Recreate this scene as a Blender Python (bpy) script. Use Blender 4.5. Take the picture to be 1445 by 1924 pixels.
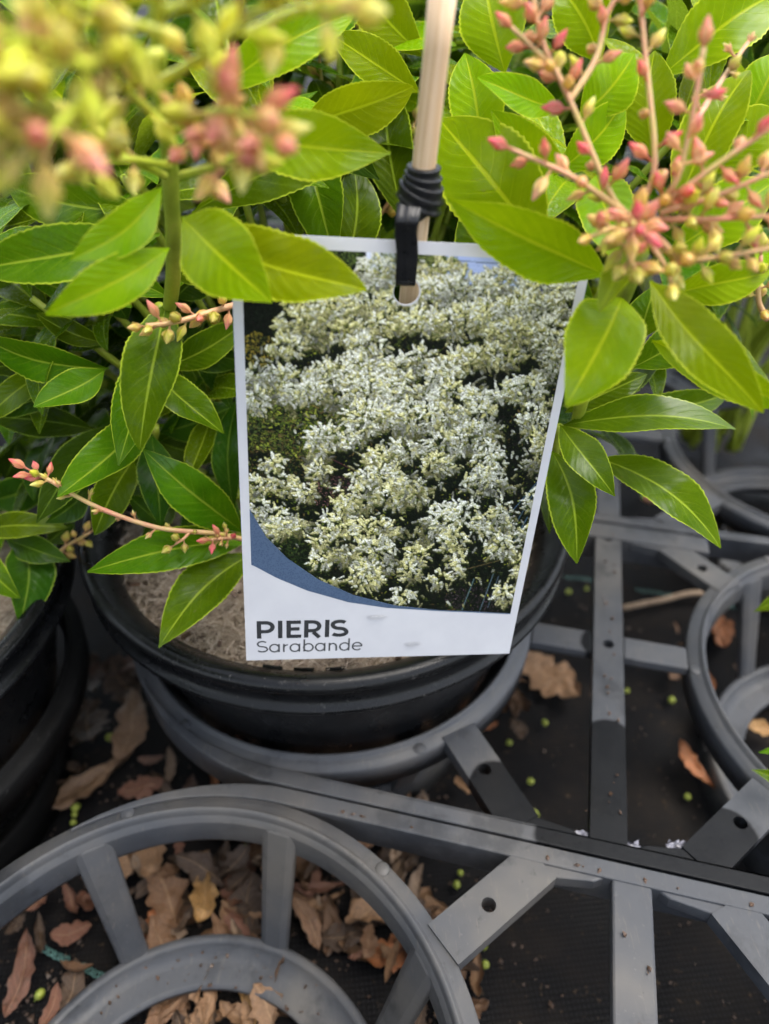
import bpy, bmesh, math, random
import numpy as np
from mathutils import Vector, Matrix, Quaternion, noise
from mathutils.geometry import tessellate_polygon
random.seed(7); np.random.seed(7)
R = math.radians
for o in list(bpy.data.objects): bpy.data.objects.remove(o)
sc = bpy.context.scene
COL = sc.collection

# ---------------------------------------------------------------- camera, sky, sun, exposure
PITCH, FOV, CZ = R(38), R(70), 0.325
cd = bpy.data.cameras.new('camera'); cam = bpy.data.objects.new('camera', cd); COL.objects.link(cam)
cam.location = (0, 0, CZ); cam.rotation_euler = (R(90) - PITCH, 0, 0)
cd.sensor_fit = 'VERTICAL'; cd.sensor_height = 36; cd.lens = 18 / math.tan(FOV / 2)
cd.clip_start = 0.01; cd.clip_end = 200
cd.dof.use_dof = True; cd.dof.focus_distance = 0.208; cd.dof.aperture_fstop = 7.8
sc.camera = cam
SUN_EL, SUN_AZ = R(70), R(95)          # azimuth: where the light comes from, measured from +y towards +x
w = bpy.data.worlds.new('World'); sc.world = w; w.use_nodes = True
nt = w.node_tree; bg = nt.nodes['Background']
sky = nt.nodes.new('ShaderNodeTexSky'); sky.sky_type = 'NISHITA'; sky.sun_disc = False
sky.sun_elevation = SUN_EL; sky.sun_rotation = SUN_AZ; sky.air_density = 1.0; sky.dust_density = 1.5; sky.ozone_density = 1.0
hs = nt.nodes.new('ShaderNodeHueSaturation'); hs.inputs['Saturation'].default_value = .42   # thin cloud: the sky's blue is washed out
nt.links.new(sky.outputs[0], hs.inputs['Color']); nt.links.new(hs.outputs[0], bg.inputs[0]); bg.inputs[1].default_value = 0.15
sl = bpy.data.lights.new('sun', 'SUN'); so = bpy.data.objects.new('sun', sl); COL.objects.link(so)
sl.energy = 1.5; sl.angle = R(45); sl.color = (1, 0.94, 0.84)
sd = Vector((math.sin(SUN_AZ) * math.cos(SUN_EL), math.cos(SUN_AZ) * math.cos(SUN_EL), math.sin(SUN_EL)))
so.rotation_euler = sd.to_track_quat('Z', 'Y').to_euler(); so.location = (0, 0, 3)
sc.view_settings.view_transform = 'Standard'; sc.view_settings.look = 'None'
sc.view_settings.exposure = 1.62; sc.view_settings.gamma = 1
sc.cycles.max_bounces = 7; sc.cycles.transparent_max_bounces = 8; sc.cycles.caustics_reflective = False; sc.cycles.caustics_refractive = True
sc.cycles.use_adaptive_sampling = True; sc.cycles.adaptive_threshold = .03; sc.cycles.adaptive_min_samples = 24

# ---------------------------------------------------------------- measuring: a sight line of the photograph to a point of the place
FPX = 962 / math.tan(FOV / 2); CP, SP = math.cos(PITCH), math.sin(PITCH)
FWD = Vector((0, CP, -SP)); DWN = Vector((0, -SP, -CP)); RGT = Vector((1, 0, 0)); EYE = Vector((0, 0, CZ))
def at(x, y, d): return EYE + FWD * d + RGT * ((x - 722.5) / FPX * d) + DWN * ((y - 962) / FPX * d)
def on(x, y, z):
    r = FWD + RGT * ((x - 722.5) / FPX) + DWN * ((y - 962) / FPX)
    return EYE + r * ((z - CZ) / r.z)

# ---------------------------------------------------------------- helpers
def srgb(r, g, b):
    return tuple((c / 255 / 12.92 if c / 255 <= .04045 else ((c / 255 + .055) / 1.055) ** 2.4) for c in (r, g, b))
def wpos(o):
    p = Vector(o.location); q = o.parent
    while q: p = q.matrix_basis @ p; q = q.parent
    return p
def link(name, me, mat=None, parent=None, loc=(0, 0, 0)):
    o = bpy.data.objects.new(name, me); COL.objects.link(o); o.location = loc
    if mat is not None and me is not None and not me.materials:
        for m in (mat if isinstance(mat, (list, tuple)) else [mat]): me.materials.append(m)
    if parent is not None: o.parent = parent
    return o
def put(name, me, mat, parent, wl):
    """child whose chain of parents is unrotated, at a place in the world"""
    return link(name, me, mat, parent, Vector(wl) - (wpos(parent) if parent else Vector()))
def tag(o, label=None, cat=None, group=None, kind=None):
    for k, v in (('label', label), ('category', cat), ('group', group), ('kind', kind)):
        if v: o[k] = v
    return o
def empty(name, loc, label, cat, group=None, rz=0):
    o = bpy.data.objects.new(name, None); COL.objects.link(o); o.location = loc; o.rotation_euler = (0, 0, rz)
    o.empty_display_size = .02
    return tag(o, label, cat, group)
def mesh(name, v, f, smooth=True, uv=None, col=None):
    me = bpy.data.meshes.new(name); me.from_pydata([tuple(p) for p in v], [], f)
    if smooth: me.polygons.foreach_set('use_smooth', [True] * len(me.polygons))
    if uv is not None:
        l = me.uv_layers.new(name='UVMap'); idx = np.empty(len(me.loops), int); me.loops.foreach_get('vertex_index', idx)
        l.data.foreach_set('uv', np.asarray(uv, float)[idx].ravel())
    if col is not None:
        a = me.color_attributes.new('Col', 'FLOAT_COLOR', 'POINT')
        c = np.ones((len(v), 4)); c[:, :3] = np.asarray(col); a.data.foreach_set('color', c.ravel())
    me.update(); return me
def lathe(prof, n=96, closed=True, wob=0):
    v, f = [], []; m = len(prof)
    for i in range(n):
        a = 2 * math.pi * i / n
        for r, z in prof:
            rr = r * (1 + wob * math.sin(2 * a + .7))
            v.append((rr * math.cos(a), rr * math.sin(a), z))
    for i in range(n):
        j = (i + 1) % n
        for k in range(m if closed else m - 1):
            l = (k + 1) % m
            f.append((i * m + k, j * m + k, j * m + l, i * m + l))
    return v, f
def tube(pts, rad, n=8, cap=True):
    """swept tube; rad a number or one per point"""
    pts = [Vector(p) for p in pts]; v, f = [], []
    if not isinstance(rad, (list, tuple)): rad = [rad] * len(pts)
    up = None
    for i, p in enumerate(pts):
        t = (pts[min(i + 1, len(pts) - 1)] - pts[max(i - 1, 0)]).normalized()
        if up is None: up = t.orthogonal().normalized()
        up = (up - t * up.dot(t)).normalized(); s = t.cross(up)
        for k in range(n):
            a = 2 * math.pi * k / n
            v.append(p + (up * math.cos(a) + s * math.sin(a)) * rad[i])
    for i in range(len(pts) - 1):
        for k in range(n):
            f.append((i * n + k, i * n + (k + 1) % n, (i + 1) * n + (k + 1) % n, (i + 1) * n + k))
    if cap: f.append(tuple(range(n))[::-1]); f.append(tuple(range((len(pts) - 1) * n, len(pts) * n)))
    return v, f
def spline(pts, k=6):
    """Catmull-Rom through points"""
    P = [Vector(p) for p in pts]; P = [P[0] * 2 - P[1]] + P + [P[-1] * 2 - P[-2]]; out = []
    for i in range(1, len(P) - 2):
        for j in range(k):
            t = j / k; a, b, c, d = P[i - 1:i + 3]
            out.append(.5 * ((2 * b) + (c - a) * t + (2 * a - 5 * b + 4 * c - d) * t * t + (3 * b - a - 3 * c + d) * t ** 3))
    return out + [P[-2]]
def join(*parts):
    v, f = [], []
    for a, b in parts:
        n = len(v); v += list(a); f += [tuple(i + n for i in q) for q in b]
    return v, f
def plate(outer, holes, z0, z1):
    """flat plate with through holes"""
    loops = [outer] + holes; flat = [p for l in loops for p in l]
    tri = tessellate_polygon([[Vector((x, y, 0)) for x, y in l] for l in loops]); n = len(flat)
    v = [(x, y, z1) for x, y in flat] + [(x, y, z0) for x, y in flat]; f = []
    for a, b, c in tri:
        A, B, C = flat[a], flat[b], flat[c]
        if (B[0] - A[0]) * (C[1] - A[1]) - (B[1] - A[1]) * (C[0] - A[0]) < 0: b, c = c, b
        f += [(a, b, c), (c + n, b + n, a + n)]
    s = 0
    for l in loops:
        for i in range(len(l)):
            a, b = s + i, s + (i + 1) % len(l); f.append((a, a + n, b + n, b))
        s += len(l)
    return v, f
def circ(x, y, r, n=20): return [(x + r * math.cos(2 * math.pi * i / n), y + r * math.sin(2 * math.pi * i / n)) for i in range(n)]
def fix(me, bevel=0):
    bm = bmesh.new(); bm.from_mesh(me); bmesh.ops.recalc_face_normals(bm, faces=bm.faces); bm.to_mesh(me); bm.free(); return me
def bev(o, wd=.0006, seg=2):
    m = o.modifiers.new('bevel', 'BEVEL'); m.width = wd; m.segments = seg; m.limit_method = 'ANGLE'; m.angle_limit = R(40); return o

# ---------------------------------------------------------------- material nodes
class G:
    def __init__(s, name):
        s.m = bpy.data.materials.new(name); s.m.use_nodes = True; s.t = s.m.node_tree; s.N = s.t.nodes; s.L = s.t.links
        s.bsdf = s.N['Principled BSDF']; s.out = s.N['Material Output']
    def _in(s, sock, v):
        if isinstance(v, bpy.types.NodeSocket): s.L.new(v, sock)
        elif v is not None:
            if isinstance(v, (tuple, list)) and len(v) == 3 and sock.type == 'RGBA': v = (*v, 1)
            sock.default_value = v
    def n(s, typ, ins=None, out=0, **kw):
        x = s.N.new(typ)
        for k, v in kw.items(): setattr(x, k, v)
        for k, v in (ins or {}).items(): s._in(x.inputs[k], v)
        return x.outputs[out]
    def math(s, op, a, b=None, c=None, clamp=False):
        x = s.N.new('ShaderNodeMath'); x.operation = op; x.use_clamp = clamp
        for i, v in enumerate((a, b, c)):
            if v is not None: s._in(x.inputs[i], v)
        return x.outputs[0]
    def mix(s, fac, a, b, mode='MIX'):
        x = s.N.new('ShaderNodeMix'); x.data_type = 'RGBA'; x.blend_type = mode
        s._in(x.inputs[0], fac); s._in(x.inputs[6], a); s._in(x.inputs[7], b); return x.outputs[2]
    def ramp(s, fac, stops, interp='LINEAR'):
        x = s.N.new('ShaderNodeValToRGB'); x.color_ramp.interpolation = interp; e = x.color_ramp.elements
        while len(e) < len(stops): e.new(.5)
        for k, (p, c) in enumerate(stops): e[k].position = p; e[k].color = (*c, 1) if len(c) == 3 else c
        s._in(x.inputs[0], fac); return x.outputs[0]
    def rng(s, v, a, b, c=0, d=1):
        x = s.N.new('ShaderNodeMapRange'); x.interpolation_type = 'SMOOTHSTEP'
        for i, q in enumerate((v, a, b, c, d)): s._in(x.inputs[i], q)
        return x.outputs[0]
    def noise(s, scale, detail=4, rough=.55, vec=None, out=0, dist=0):
        return s.n('ShaderNodeTexNoise', {'Vector': vec, 'Scale': scale, 'Detail': detail, 'Roughness': rough, 'Distortion': dist}, out)
    def obj(s): return s.n('ShaderNodeTexCoord', out=3)
    def pos(s): return s.n('ShaderNodeNewGeometry', out=0)
    def bump(s, h, strength=.3, dist=.001):
        return s.n('ShaderNodeBump', {'Height': h, 'Strength': strength, 'Distance': dist})
    def set(s, **kw):
        names = dict(color='Base Color', rough='Roughness', normal='Normal', spec='Specular IOR Level', coat='Coat Weight', coatr='Coat Roughness',
                     trans='Transmission Weight', ior='IOR', metal='Metallic', sss='Subsurface Weight', alpha='Alpha', sheen='Sheen Weight')
        for k, v in kw.items(): s._in(s.bsdf.inputs[names[k]], v)
        return s.m

def leaf_mat(name, base, base2, edge, rib, trans=.28, rough=.3, tcol=None):
    g = G(name); uv = g.n('ShaderNodeTexCoord', out=2); sep = g.N.new('ShaderNodeSeparateXYZ'); g.L.new(uv, sep.inputs[0])
    s = g.math('ABSOLUTE', g.math('MULTIPLY_ADD', sep.outputs[0], 2, -1)); t = sep.outputs[1]
    rnd = g.n('ShaderNodeObjectInfo', out=5); ob = g.obj()
    wob = g.noise(90, 3, .5, ob)
    n1 = g.noise(55, 4, .6, ob); n2 = g.noise(420, 2, .5, ob)
    c = g.mix(g.rng(n1, .35, .68), base, base2)
    hsv = g.n('ShaderNodeHueSaturation', {'Hue': g.math('MULTIPLY_ADD', rnd, .05, .476), 'Saturation': 1.0, 'Value': g.math('MULTIPLY_ADD', rnd, .55, .72), 'Fac': 1.0, 'Color': c})
    # side veins: fine lines running forward from the midrib
    ph = g.math('ADD', g.math('MULTIPLY_ADD', s, -2.6, g.math('MULTIPLY', t, 11)), g.math('MULTIPLY', wob, .9))
    vl = g.math('ABSOLUTE', g.math('SUBTRACT', g.math('FRACT', ph), .5))
    vein = g.math('MULTIPLY', g.rng(vl, .0, .11, 1, 0), g.rng(s, .06, .8, 1, .1))
    net = g.n('ShaderNodeTexVoronoi', {'Vector': ob, 'Scale': 900.0}, feature='DISTANCE_TO_EDGE')
    c = g.mix(g.math('MULTIPLY', vein, .2), hsv, rib)
    c = g.mix(g.math('MULTIPLY', g.rng(net, 0, .12, 1, 0), .07), c, rib)
    mid = g.rng(s, .02, .075, 1, 0); edg = g.math('MULTIPLY', g.rng(s, .92, .985), g.rng(g.math('ADD', n2, 0), .2, .5, .35, 1))
    c = g.mix(g.math('MULTIPLY', mid, .75), c, rib); c = g.mix(edg, c, edge)
    spot = g.rng(g.noise(210, 2, .6, ob), .71, .78); c = g.mix(g.math('MULTIPLY', spot, .5), c, (.14, .13, .03))
    back = g.n('ShaderNodeNewGeometry', out=6); c = g.mix(g.math('MULTIPLY', back, .6), c, tuple(.5 * a + .5 * b for a, b in zip(base2, (.2, .26, .08))))
    puff = g.math('MULTIPLY', g.math('SINE', g.math('MULTIPLY', ph, 6.283)), g.rng(s, 0, .5))
    h = g.math('ADD', g.math('ADD', g.math('MULTIPLY', vein, -.35), g.math('MULTIPLY', mid, -.9)), g.math('ADD', g.math('MULTIPLY', puff, .2), g.math('MULTIPLY', n1, .5)))
    bp = g.bump(h, .22, .0008)
    bsdf = g.set(color=c, rough=g.rng(g.noise(35, 3, .6, ob), .3, .75, rough - .1, rough + .16), normal=bp, spec=g.rng(g.noise(38, 4, .65, ob, dist=.6), .45, .68, .03, .42))
    tr = g.n('ShaderNodeBsdfTranslucent', {'Color': g.mix(.5, c, tcol or (.38, .5, .004), 'MIX'), 'Normal': bp})
    mx = g.N.new('ShaderNodeMixShader'); mx.inputs[0].default_value = trans
    g.L.new(g.bsdf.outputs[0], mx.inputs[1]); g.L.new(tr, mx.inputs[2]); g.L.new(mx.outputs[0], g.out.inputs[0]); return g.m
M = {}
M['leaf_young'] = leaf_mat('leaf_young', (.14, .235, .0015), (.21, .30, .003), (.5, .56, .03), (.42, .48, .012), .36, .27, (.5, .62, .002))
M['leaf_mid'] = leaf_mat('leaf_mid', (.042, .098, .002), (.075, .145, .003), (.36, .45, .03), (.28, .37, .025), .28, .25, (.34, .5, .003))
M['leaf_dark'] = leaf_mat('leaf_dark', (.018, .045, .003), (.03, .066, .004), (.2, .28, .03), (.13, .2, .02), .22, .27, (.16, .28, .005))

def stem_mat():
    g = G('green_stem'); n = g.noise(160, 4, .6, g.obj())
    return g.set(color=g.ramp(n, [(.3, (.2, .26, .015)), (.6, (.3, .36, .03)), (.82, (.34, .25, .06))]), rough=.45, normal=g.bump(n, .4, .0006))
M['stem'] = stem_mat()
def stalk_mat():
    g = G('pinkish_stalk'); n = g.noise(120, 4, .6, g.obj())
    m = g.set(color=g.ramp(n, [(.3, (.48, .4, .1)), (.5, (.56, .33, .16)), (.72, (.6, .2, .14))]), rough=.42, normal=g.bump(g.noise(900, 2, .5, g.obj()), .3, .0003), sss=.1)
    g.bsdf.inputs['Subsurface Radius'].default_value = (.002, .001, .0005); return m
M['stalk'] = stalk_mat()
def stalk2():
    g = G('yellow_green_stalk'); n = g.noise(120, 4, .6, g.obj())
    return g.set(color=g.ramp(n, [(.3, (.42, .5, .03)), (.6, (.56, .6, .06)), (.8, (.6, .48, .12))]), rough=.42)
M['stalk2'] = stalk2()
def bud_mat():
    g = G('bud_petals'); col = g.n('ShaderNodeVertexColor', layer_name='Col'); n = g.noise(700, 3, .6, g.obj())
    c = g.mix(g.math('MULTIPLY', n, .2), col, (.7, .62, .22))
    g.set(color=c, rough=.42, normal=g.bump(g.noise(1400, 2, .5, g.obj()), .25, .0003), spec=.25)
    tr = g.n('ShaderNodeBsdfTranslucent', {'Color': c}); mx = g.N.new('ShaderNodeMixShader'); mx.inputs[0].default_value = .4
    g.L.new(g.bsdf.outputs[0], mx.inputs[1]); g.L.new(tr, mx.inputs[2]); g.L.new(mx.outputs[0], g.out.inputs[0]); return g.m
M['bud'] = bud_mat()
def plastic(name, a, b, rough, dirt=(.2, .18, .15), dirtf=.4, wet=False, spec=.22):
    g = G(name); ob = g.pos(); n = g.noise(60, 5, .62, ob); n2 = g.noise(14, 4, .6, ob); sp = g.noise(520, 3, .7, ob)
    c = g.mix(n, a, b); c = g.mix(g.math('MULTIPLY', g.rng(n2, .4, .75), dirtf), c, dirt)
    c = g.mix(g.math('MULTIPLY', g.rng(sp, .63, .72), .3), c, (.13, .125, .12)); c = g.mix(g.math('MULTIPLY', g.rng(g.noise(210, 4, .7, ob), .62, .7), .4), c, (.03, .03, .03))
    r = g.rng(g.math('ADD', n, g.math('MULTIPLY', sp, .3)), .4, .9, rough, rough + .22)
    sm = g.noise(1, 3, .6, g.n('ShaderNodeMapping', {'Vector': ob, 'Scale': (900, 120, 300), 'Rotation': (0, 0, .5)})); c = g.mix(g.math('MULTIPLY', g.rng(sm, .6, .72), .35), c, dirt); c = g.mix(g.math('MULTIPLY', g.rng(g.noise(33, 5, .7, ob), .52, .66), .5), c, tuple(x * .45 for x in a))
    if wet:
        ox = g.N.new('ShaderNodeSeparateXYZ'); g.L.new(g.obj(), ox.inputs[0]); at_ = g.N.new('ShaderNodeAttribute'); at_.attribute_type = 'OBJECT'; at_.attribute_name = 'damp_edge'
        lin = g.math('SUBTRACT', at_.outputs[2], g.math('ADD', ox.outputs[0], g.math('MULTIPLY', g.math('POWER', g.math('ABSOLUTE', ox.outputs[1]), 2), 60)))
        k = g.rng(g.math('ADD', lin, g.math('MULTIPLY_ADD', n, .004, -.002)), -.0009, .0009); k = g.math('MULTIPLY', k, g.math('GREATER_THAN', at_.outputs[2], .001))
        c = g.mix(g.math('MULTIPLY', k, .9), c, tuple(x * .12 for x in a)); r = g.math('MULTIPLY', r, g.math('MULTIPLY_ADD', k, -.3, 1))
    if wet: spec = g.math('MULTIPLY_ADD', k, -.16, spec)
    return g.set(color=c, rough=r, normal=g.bump(g.math('ADD', g.math('MULTIPLY', n, .6), g.math('MULTIPLY', sp, .3)), .18, .0008), spec=spec)
M['tray'] = plastic('grey_tray_plastic', (.033, .036, .042), (.06, .063, .071), .36, (.12, .107, .09), .65, wet=True, spec=.24)
M['shaded_tray'] = plastic('shade_toned_tray_plastic', (.004, .004, .0042), (.007, .007, .0072), .5, (.012, .011, .01), .3, spec=.08)  # near-black copy of the tray plastic: left-edge shade put into its colour
M['pot'] = plastic('black_pot_plastic', (.003, .0033, .004), (.0055, .006, .007), .2, (.014, .013, .012), .35, spec=.24)

def mat_mat():
    g = G('woven_weed_mat'); p = g.pos(); sep = g.N.new('ShaderNodeSeparateXYZ')
    rot = g.n('ShaderNodeVectorRotate', {'Vector': p, 'Angle': R(-6.0)}, rotation_type='Z_AXIS'); g.L.new(rot, sep.inputs[0])
    wx = g.math('ABSOLUTE', g.math('SINE', g.math('MULTIPLY', sep.outputs[0], 1650))); wy = g.math('ABSOLUTE', g.math('SINE', g.math('MULTIPLY', sep.outputs[1], 1500)))
    wv = g.math('MULTIPLY', wx, wy); n = g.noise(24, 5, .65, p); d = g.noise(330, 4, .7, p)
    c = g.mix(wv, (.003, .003, .0034), (.0095, .0095, .0107)); c = g.mix(g.math('MULTIPLY', g.rng(n, .4, .72), .45), c, (.026, .021, .017))
    c = g.mix(g.rng(d, .62, .7), c, (.05, .034, .022))
    r = g.rng(n, .3, .7, .38, .75)
    return g.set(color=c, rough=r, normal=g.bump(g.math('ADD', wv, g.math('MULTIPLY', n, .8)), .3, .0006), spec=.06)
M['mat'] = mat_mat()
def litter_mat():
    g = G('dead_leaf'); ob = g.obj(); rnd = g.n('ShaderNodeObjectInfo', out=5); col = g.n('ShaderNodeObjectInfo', out=1)
    n = g.noise(60, 5, .65, ob); n2 = g.noise(240, 4, .7, ob); uv = g.n('ShaderNodeTexCoord', out=2); sep = g.N.new('ShaderNodeSeparateXYZ'); g.L.new(uv, sep.inputs[0])
    s = g.math('ABSOLUTE', g.math('MULTIPLY_ADD', sep.outputs[0], 2, -1))
    vl = g.math('ABSOLUTE', g.math('SUBTRACT', g.math('FRACT', g.math('MULTIPLY_ADD', s, -2.2, g.math('MULTIPLY', sep.outputs[1], 9))), .5))
    v = g.math('MAXIMUM', g.rng(s, .02, .06, 1, 0), g.math('MULTIPLY', g.rng(vl, 0, .1, 1, 0), .4))
    c = g.mix(g.rng(n, .35, .7), col, g.mix(.55, col, (.05, .028, .016))); c = g.mix(g.math('MULTIPLY', g.rng(n2, .52, .66), .75), c, (.03, .02, .013)); c = g.mix(g.math('MULTIPLY', g.rng(g.noise(24, 3, .6, ob), .5, .68), .6), c, (.045, .026, .016))
    c = g.mix(g.math('MULTIPLY', v, .35), c, (.42, .28, .16))
    return g.set(color=c, rough=.5, normal=g.bump(g.math('ADD', n, g.math('MULTIPLY', v, -.4)), .5, .001))
M['litter'] = litter_mat()
def simple(name, a, b, rough, scale=80, bump=.2, **kw):
    g = G(name); n = g.noise(scale, 5, .6, g.obj())
    return g.set(color=g.mix(g.rng(n, .3, .7), a, b), rough=rough, normal=g.bump(n, bump, .0006), **kw)
M['card'] = simple('white_card', (.53, .53, .555), (.57, .57, .59), .36, 60, .02)
M['ink'] = simple('dark_grey_ink', (.028, .03, .033), (.036, .038, .04), .4, 200, .02)
M['ink2'] = simple('soft_grey_ink', (.06, .063, .068), (.075, .078, .08), .4, 200, .02)
def blue_ink():
    g = G('slate_blue_ink'); v = g.n('ShaderNodeTexVoronoi', {'Vector': g.obj(), 'Scale': 1900.0})
    return g.set(color=g.mix(g.rng(v, .2, .6), (.048, .08, .14), (.07, .108, .18)), rough=.35)
M['blue'] = blue_ink()
def photo_ink():
    g = G('photo_print'); return g.set(color=g.n('ShaderNodeVertexColor', layer_name='Col'), rough=.33, spec=.12)
M['photo'] = photo_ink()
def wood():
    g = G('pale_wood'); ob = g.obj(); mp = g.n('ShaderNodeMapping', {'Vector': ob, 'Scale': (1400, 1400, 26)})
    n = g.noise(1, 5, .6, mp); n2 = g.noise(.25, 3, .6, mp)
    return g.set(color=g.mix(g.rng(n, .3, .72), g.mix(n2, (.7, .5, .31), (.8, .62, .42)), (.58, .38, .21)), rough=.55, normal=g.bump(n, .35, .0003))
M['wood'] = wood()
def rubber():
    g = G('black_rubber'); n = g.noise(260, 4, .6, g.obj())
    return g.set(color=(.012, .012, .013), rough=g.rng(n, .3, .7, .25, .42), normal=g.bump(n, .12, .0004), spec=.3)
M['rubber'] = rubber()
M['fibre'] = simple('pale_root_fibre', (.62, .52, .43), (.36, .27, .2), .8, 300, .4)
def soil_mat():
    g = G('fibrous_potting_mix'); n = g.noise(70, 6, .7, g.obj()); n2 = g.noise(600, 4, .7, g.obj())
    return g.set(color=g.mix(g.rng(n2, .4, .65), g.mix(g.rng(n, .35, .65), (.09, .06, .042), (.33, .25, .185)), (.5, .4, .31)), rough=.9, normal=g.bump(g.math('ADD', n, n2), 1, .003))
M['soil'] = soil_mat()
M['seed'] = simple('yellow_green_seed', (.15, .19, .02), (.28, .32, .05), .5, 420, .5)
M['teal'] = simple('teal_thread', (.05, .13, .12), (.09, .2, .18), .6, 300, .2)
M['twig'] = simple('dry_twig', (.17, .115, .075), (.3, .22, .15), .75, 300, .6)
M['pale_bits'] = simple('pale_torn_bits', (.1, .1, .12), (.24, .24, .29), .3, 300, .3)
def water():
    g = G('water'); return g.set(color=(1, 1, 1), rough=.02, trans=1.0, ior=1.33)
M['water'] = water()

# ---------------------------------------------------------------- the ground: woven weed mat
def ground():
    v, f = [], []; n = 90; S = .8
    for j in range(n + 1):
        for i in range(n + 1):
            x = -S + 2 * S * i / n; y = -.4 + 2 * S * j / n
            v.append((x, y, .0018 * noise.noise(Vector((x * 16, y * 16, 0))) - .002))
    for j in range(n):
        for i in range(n): a = j * (n + 1) + i; f.append((a, a + 1, a + n + 2, a + n + 1))
    b = len(v); v += [(-60, -60, -.006), (60, -60, -.006), (60, 60, -.006), (-60, 60, -.006)]; f.append((b, b + 1, b + 2, b + 3))
    return mesh('weed_mat', v, f)
tag(link('ground', ground(), M['mat']), kind='structure')

# ---------------------------------------------------------------- pot carrying trays
ZR = .080                                   # top of the tray frame
TA = -R(13.5); E1 = Vector((math.cos(TA), math.sin(TA), 0)); E2 = Vector((-math.sin(TA), math.cos(TA), 0))
HALF = .1265; RAIL = .0975
RING = [(.0925, -.013), (.0932, -.0018), (.0926, -.0004), (.0888, -.0002), (.0880, .0004), (.0874, .0017), (.0866, .0019), (.0859, .0012), (.0856, -.0006), (.0853, -.0020), (.0848, -.0022), (.0848, -.0034), (.0843, -.0036), (.0843, -.0050), (.0835, -.014), (.0845, -.0165), (.0862, -.014), (.0872, -.003), (.0905, -.003), (.0910, -.013)]
BASE = [(.0690, -.0785), (.0690, -.0585), (.0683, -.0575), (.0662, -.0573), (.0652, -.0582), (.0648, -.0615), (.0600, -.0622), (.0540, -.0626), (.0520, -.0628), (.0516, -.0645), (.0540, -.0655), (.0640, -.0655), (.0670, -.0785)]
def strut(a):
    c, s = math.cos(a), math.sin(a); d = Vector((c, s, 0)); t = Vector((-s, c, 0)); v = []
    for r, z, w in ((.0852, -.004, .0068), (.0815, -.015, .0064), (.0700, -.052, .0054), (.0672, -.0605, .0054)):
        p = d * r + Vector((0, 0, z)); q = d * (r + .0030) + Vector((0, 0, z - .0012)); m = d * (r - .0012) + Vector((0, 0, z))
        v += [p - t * w, m - t * w * .55, m + t * w * .55, p + t * w, q + t * w, q - t * w]
    f = [(5, 4, 3, 2, 1, 0)]
    for i in range(3):
        for k in range(6): a_, b_ = i * 6 + k, i * 6 + (k + 1) % 6; f.append((a_, b_, b_ + 6, a_ + 6))
    f.append((18, 19, 20, 21, 22, 23)); return v, f
def bar(name, x0, y0, x1, y1, wd, holes, z0, z1, t, damp=0, wrap=None):
    """bar from one point to another with bolt holes, in its own frame; damp: share of its length that is wet"""
    a, b = Vector((x0, y0)), Vector((x1, y1)); d = b - a; L = d.length
    outer = [(0, -wd / 2), (L, -wd / 2), (L, wd / 2), (0, wd / 2)]
    if wrap:                                  # the ends run on round the rings and taper out
        o_, ry = wrap; ph = [R(44) * k / 14 for k in range(15)]; ro = [ry + wd / 2 - (ry + wd / 2 - .0922) * (k / 14) ** .9 for k in range(15)]; ri = [ry - wd / 2 - (ry - wd / 2 - .0912) * (k / 14) ** .6 for k in range(15)]
        P_ = lambda x, sg, rr, a_: (x + sg * rr * math.sin(a_), -o_ * ry + o_ * rr * math.cos(a_))
        outer = [P_(0, -1, q, a_) for q, a_ in zip(ro[::-1], ph[::-1])] + [P_(L, 1, q, a_) for q, a_ in zip(ro, ph)] + [P_(L, 1, q, a_) for q, a_ in zip(ri[::-1], ph[::-1])] + [P_(0, -1, q, a_) for q, a_ in zip(ri, ph)]
    me = fix(mesh(name, *plate(outer, [circ(L * h, 0, .0024) for h in holes], z0, z1), smooth=False))
    o = bev(link(name, me, M['tray'], t, (x0, y0, 0)), .0008); o.rotation_euler = (0, 0, math.atan2(d.y, d.x)); o['damp_edge'] = float(damp * L); return o
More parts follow.
